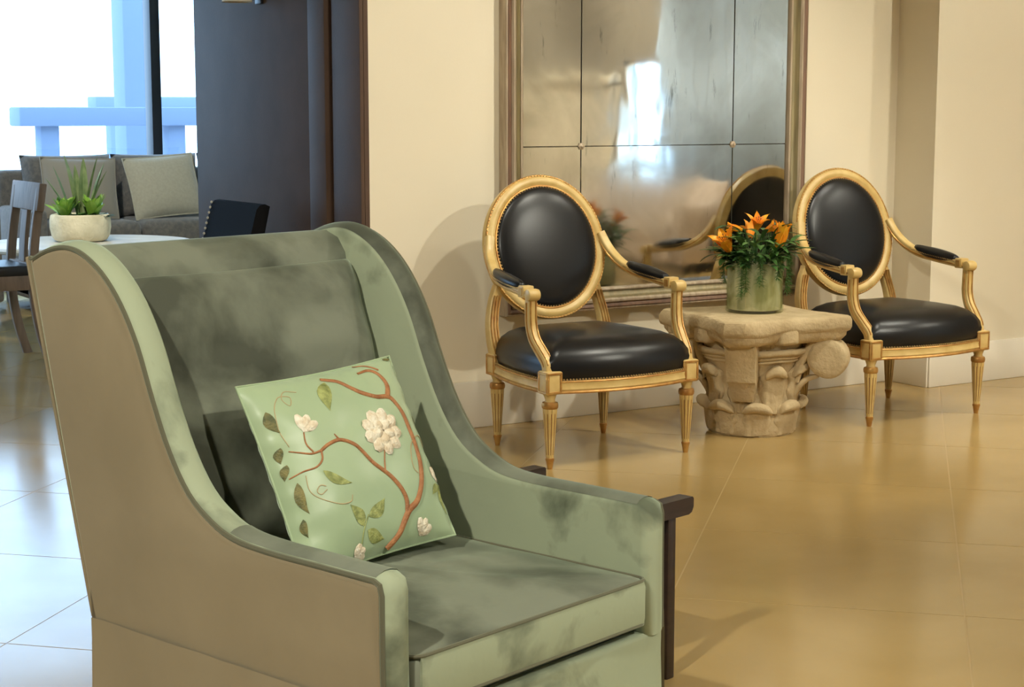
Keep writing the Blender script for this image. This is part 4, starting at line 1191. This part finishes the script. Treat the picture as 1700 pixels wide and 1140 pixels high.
# stone planter and its plants
PC = Vector((2.862, 9.045, TZ + 0.0005))
pl = thing('stone_planter', 'rough cream stone bowl planter on the pale round table', 'planter', PC)
mb = MB()
lathe(mb, [(0.001, 0.0), (0.118, 0.0), (0.140, 0.008), (0.156, 0.035), (0.163, 0.075), (0.162, 0.115), (0.156, 0.142), (0.148, 0.148), (0.140, 0.142), (0.136, 0.12), (0.001, 0.12)], 44, rad=lambda r, z, th: r * (1 + 0.03 * noise.noise(Vector((2 * math.cos(th), 2 * math.sin(th), z * 9)))) if r > 0.05 else r, cap0=False, cap1=False)
mb.build('bowl', 'stone_planter', pl)
mb = MB(); lathe(mb, [(0.001, 0.121), (0.136, 0.121), (0.130, 0.128), (0.001, 0.134)], 28, cap0=False, cap1=False); mb.build('soil', 'soil', pl)
rp = random.Random(3)
SV = Vector((0.95, -0.30, 0))     # sideways as seen from the room
BZ = Vector((0, 0, 0.128))
sn = thing('snake_plant', 'upright spiky snake plant rising from the stone planter', 'plant', PC + BZ)
for i, (dx, dy, tx, h_, w) in enumerate(((-0.012, 0.0, -0.18, 0.325, 0.021), (0.010, 0.01, 0.04, 0.30, 0.017), (0.03, -0.01, 0.30, 0.285, 0.019), (0.022, 0.02, 0.20, 0.315, 0.013), (-0.03, 0.01, -0.30, 0.27, 0.015), (-0.035, -0.02, -0.55, 0.235, 0.012), (0.015, -0.02, 0.42, 0.26, 0.014), (0.0, 0.02, -0.05, 0.265, 0.014))):
    h_ *= 1.12; w *= 1.5; mb = MB(); blade(mb, SV * dx * 1.4 + Vector((0, dy, -0.008)), SV * tx + Vector((0, 0.05 * (i % 3 - 1), 1)), h_, w, 0.12, 9, 0.5); mb.build('leaf', 'leaf_snake', sn)
for nm, lab, c, m, n, ln, wd, z in (('lime_succulent', 'bright lime succulent at the left edge of the stone planter', -0.095, 'leaf_lime', 18, 0.125, 0.030, 2.0),
                                    ('lime_succulent', 'bright lime succulent right of the snake plant in the planter', 0.055, 'leaf_lime', 18, 0.125, 0.030, 2.0),
                                    ('blue_succulent', 'dusty blue-green succulent at the right rim of the planter', 0.105, 'leaf_blue', 18, 0.06, 0.015, 0.45),
                                    ('low_green_plant', 'low dark green ground cover across the middle of the planter', -0.01, 'leaf_green', 26, 0.075, 0.018, 0.5)):
    base = PC + SV * c + Vector((0, -0.045 if c != -0.01 else -0.06, 0.128))
    t = thing(nm, lab, 'plant', base)
    for i in range(n):
        a = 2 * PI * i / n * 2.4; mb = MB()
        blade(mb, Vector((0.012 * math.cos(a), 0.012 * math.sin(a), -0.004)), (math.cos(a), math.sin(a), z * rp.uniform(0.5, 1.8)), ln * rp.uniform(0.8, 1.15), wd, 0.5, 6, 0.35)
        mb.build('leaf', m, t)

# ------------------------------------------------------------------ grey sofa by the window with cushions
def puff(w, h_, T, p=0.45, n=16, pw=3.0):
    mb = MB()
    for side in (-1, 1):
        v = []; f = []
        for j in range(n + 1):
            for i in range(n + 1):
                a = -1 + 2 * i / n; b = -1 + 2 * j / n
                e = (max(0, 1 - abs(a) ** pw) * max(0, 1 - abs(b) ** pw)) ** p
                v.append(Vector((a * w / 2 * (1 - 0.04 * (1 - b * b)), side * T / 2 * e + 0.004 * noise.noise(Vector((a * 3, b * 3, w * 9))) * e, b * h_ / 2 * (1 - 0.04 * (1 - a * a)))))
        for j in range(n):
            for i in range(n):
                q = j * (n + 1) + i; f.append((q, q + 1, q + n + 2, q + n + 1))
        mb.add(v, f)
    return mb
def place(mb, c, tilt=0.0, yaw=0.0, roll=0.0):
    R = Matrix.Rotation(yaw, 3, 'Z') @ Matrix.Rotation(tilt, 3, 'X') @ Matrix.Rotation(roll, 3, 'Y')
    mb.v = [tuple(R @ Vector(p) + Vector(c)) for p in mb.v]
    return mb
def sofa(label, loc, rot, width, nseat, m='sofa_grey', depth=0.85, seat_h=0.47, back_h=0.905, arm_h=0.62, name='sofa', cat='sofa'):
    t = thing(name, label, cat, loc, rot)
    w = width / 2; aw = 0.10
    bx(-w, w, 0.0, depth, 0.08, 0.30, 0.02).build('base', m, t)
    bx(-w, w, depth - 0.16, depth, 0.30, back_h - 0.07, 0.04, 3).build('back', m, t)
    for s in (-1, 1):
        bx(s * w, s * (w - aw), 0.0, depth - 0.02, 0.08, arm_h, 0.03, 3).build('arm', m, t)
        for y in (0.06, depth - 0.06):
            bx(s * (w - 0.09), s * (w - 0.05), y - 0.02, y + 0.02, 0, 0.082, 0.004).build('foot', 'dark_wood', t)
    sw = (2 * w - 2 * aw) / nseat
    for i in range(nseat):
        x = -w + aw + sw * (i + 0.5)
        box(MB(), (x, depth * 0.40 - 0.02, seat_h - 0.085), (sw - 0.008, depth * 0.80, 0.19), 0.05, 4).build('seat_cushion', m, t)
        place(puff(sw - 0.004, back_h - seat_h + 0.05, 0.24, 0.30, 16, 5.0), (x, depth - 0.30, (back_h + seat_h) / 2 + 0.005), -math.radians(10)).build('back_cushion', m, t, angle=75)
    return t
sofa('charcoal grey sofa with loose cushions under the bright window', (3.83, 9.96, 0), 0, 1.94, 3, seat_h=0.53)
def throw(label, w, h_, c, tilt, yaw, roll, m):
    t = thing('throw_pillow', label, 'pillow', c)
    t.rotation_euler = (Matrix.Rotation(yaw, 3, 'Z') @ Matrix.Rotation(tilt, 3, 'X') @ Matrix.Rotation(roll, 3, 'Y')).to_euler()
    puff(w, h_, 0.14, 0.5, 18, 2.4).build('cover', m, t, angle=80)
    e = MB(); tube(e, [Vector((a * w / 2 * (1 - 0.04 * (1 - b * b)), 0, b * h_ / 2 * (1 - 0.04 * (1 - a * a)))) for a, b in [(-1 + k / 4, -1) for k in range(8)] + [(1, -1 + k / 4) for k in range(8)] + [(1 - k / 4, 1) for k in range(8)] + [(-1, 1 - k / 4) for k in range(8)]], 0.005, 6, closed=True)
    e.build('piping', m, t)
throw('pale grey-green square throw pillow at the right of the grey sofa', 0.47, 0.40, (3.770, 10.20, 0.735), -math.radians(20), 0.05, math.radians(-4), 'pillow_grey')
throw('taupe throw pillow behind the spiky planter on the grey sofa', 0.46, 0.38, (3.230, 10.20, 0.735), -math.radians(16), -0.05, math.radians(2), 'pillow_taupe')
sofa('grey upholstered club chair at the left end of the sofa', (2.30, 10.02, 0), 0, 0.80, 1, depth=0.80, seat_h=0.45, back_h=0.80, arm_h=0.66, name='club_chair', cat='armchair')

# black leather chair against the dark return wall
def black_chair():
    t = thing('black_leather_chair', 'black leather chair with pale nailheads beside the dark panelled wall', 'chair', (2.20, 6.10, 0))
    hw = 0.225
    mb = MB(); P = [(0.20, 0.36), (0.33, 0.835), (0.345, 0.852), (0.365, 0.855), (0.385, 0.846), (0.27, 0.36)]
    loft(mb, [[Vector((x, y, z)) for x, z in P] for y in (-hw, -hw + 0.01, hw - 0.01, hw)]); mb.build('backrest', 'matte_leather', t)
    for s in (-1, 1):
        mb = MB()
        for k in range(24 if s > 0 else 0):
            q = k / 23; ball(mb, (0.20 + 0.135 * q - 0.004, s * (hw - 0.004), 0.37 + 0.475 * q), 0.006, 6, 4)
        if s > 0: mb.build('nailhead_trim', 'pale_table', t, kind='stuff')
        for x0, x1 in ((-0.22, -0.22), (0.23, 0.29)):
            mb = MB(); sweep(mb, [Vector((x1, s * 0.225, 0)), Vector((x0, s * 0.225, 0.34))], rrect(0.04, 0.04, 0.005), side=(0, 1, 0)); mb.build('leg', 'dark_wood', t)
    box(MB(), (0.0, 0, 0.385), (0.50, 0.52, 0.12), 0.03, 4).build('seat', 'leather_black', t)
black_chair()

# wall sconce whose shade just reaches into the picture
sn_ = thing('wall_sconce', 'small wall sconce with a pale shade on the dark panelled wall', 'sconce', (WX + 0.001, 6.36, 1.585))
mb = MB(); lathe(mb, [(0.062, 0.045), (0.060, 0.047), (0.045, 0.20), (0.047, 0.20)], 28, (-0.10, 0, 0), cap0=False, cap1=False); mb.build('shade', 'lamp_shade', sn_)
mb = MB(); tube(mb, catmull([(0.0, 0, 0.10), (-0.05, 0, 0.08), (-0.10, 0, 0.10), (-0.10, 0, 0.15)], 4), 0.006, 8); mb.build('bracket', 'black_metal', sn_)
bx(-0.012, 0.0, -0.03, 0.03, 0.04, 0.16, 0.004).build('back_plate', 'black_metal', sn_)

# ------------------------------------------------------------------ what the mirror sees at the far right of the room
sofa('mauve-brown sofa at the far right of the room, seen in the mirror', (7.75, -0.15, 0), -PI / 2, 2.0, 2, 'sofa_mauve', seat_h=0.40, back_h=0.66, arm_h=0.52)
cu = thing('window_curtain', 'blue-grey curtain hanging on the far right wall, seen in the mirror', 'curtain', (8.88, 0.15, 0.05))
mb = MB(); rings = []
n = 120
front = [Vector((0.03 * math.sin(k * 0.55), -1.08 + 2.16 * k / n, 0)) for k in range(n + 1)]
v = []; f = []
for z in (0.0, 1.4, 2.7):
    v += [p + Vector((0, 0, z)) for p in front]
for r in range(2):
    for k in range(n):
        q = r * (n + 1) + k; f.append((q, q + 1, q + n + 2, q + n + 1))
mb.add(v, f); cl = mb.build('cloth', 'curtain_blue', cu)
sm = cl.modifiers.new('thickness', 'SOLIDIFY'); sm.thickness = 0.004
mb = MB(); tube(mb, [Vector((0, -1.2, 2.72)), Vector((0, 1.2, 2.72))], 0.014, 10); mb.build('curtain_rod', 'black_metal', cu)
for y in (-1.15, 1.15):
    bx(0, 0.12, y - 0.015, y + 0.015, 2.705, 2.735).build('rod_bracket', 'black_metal', cu)
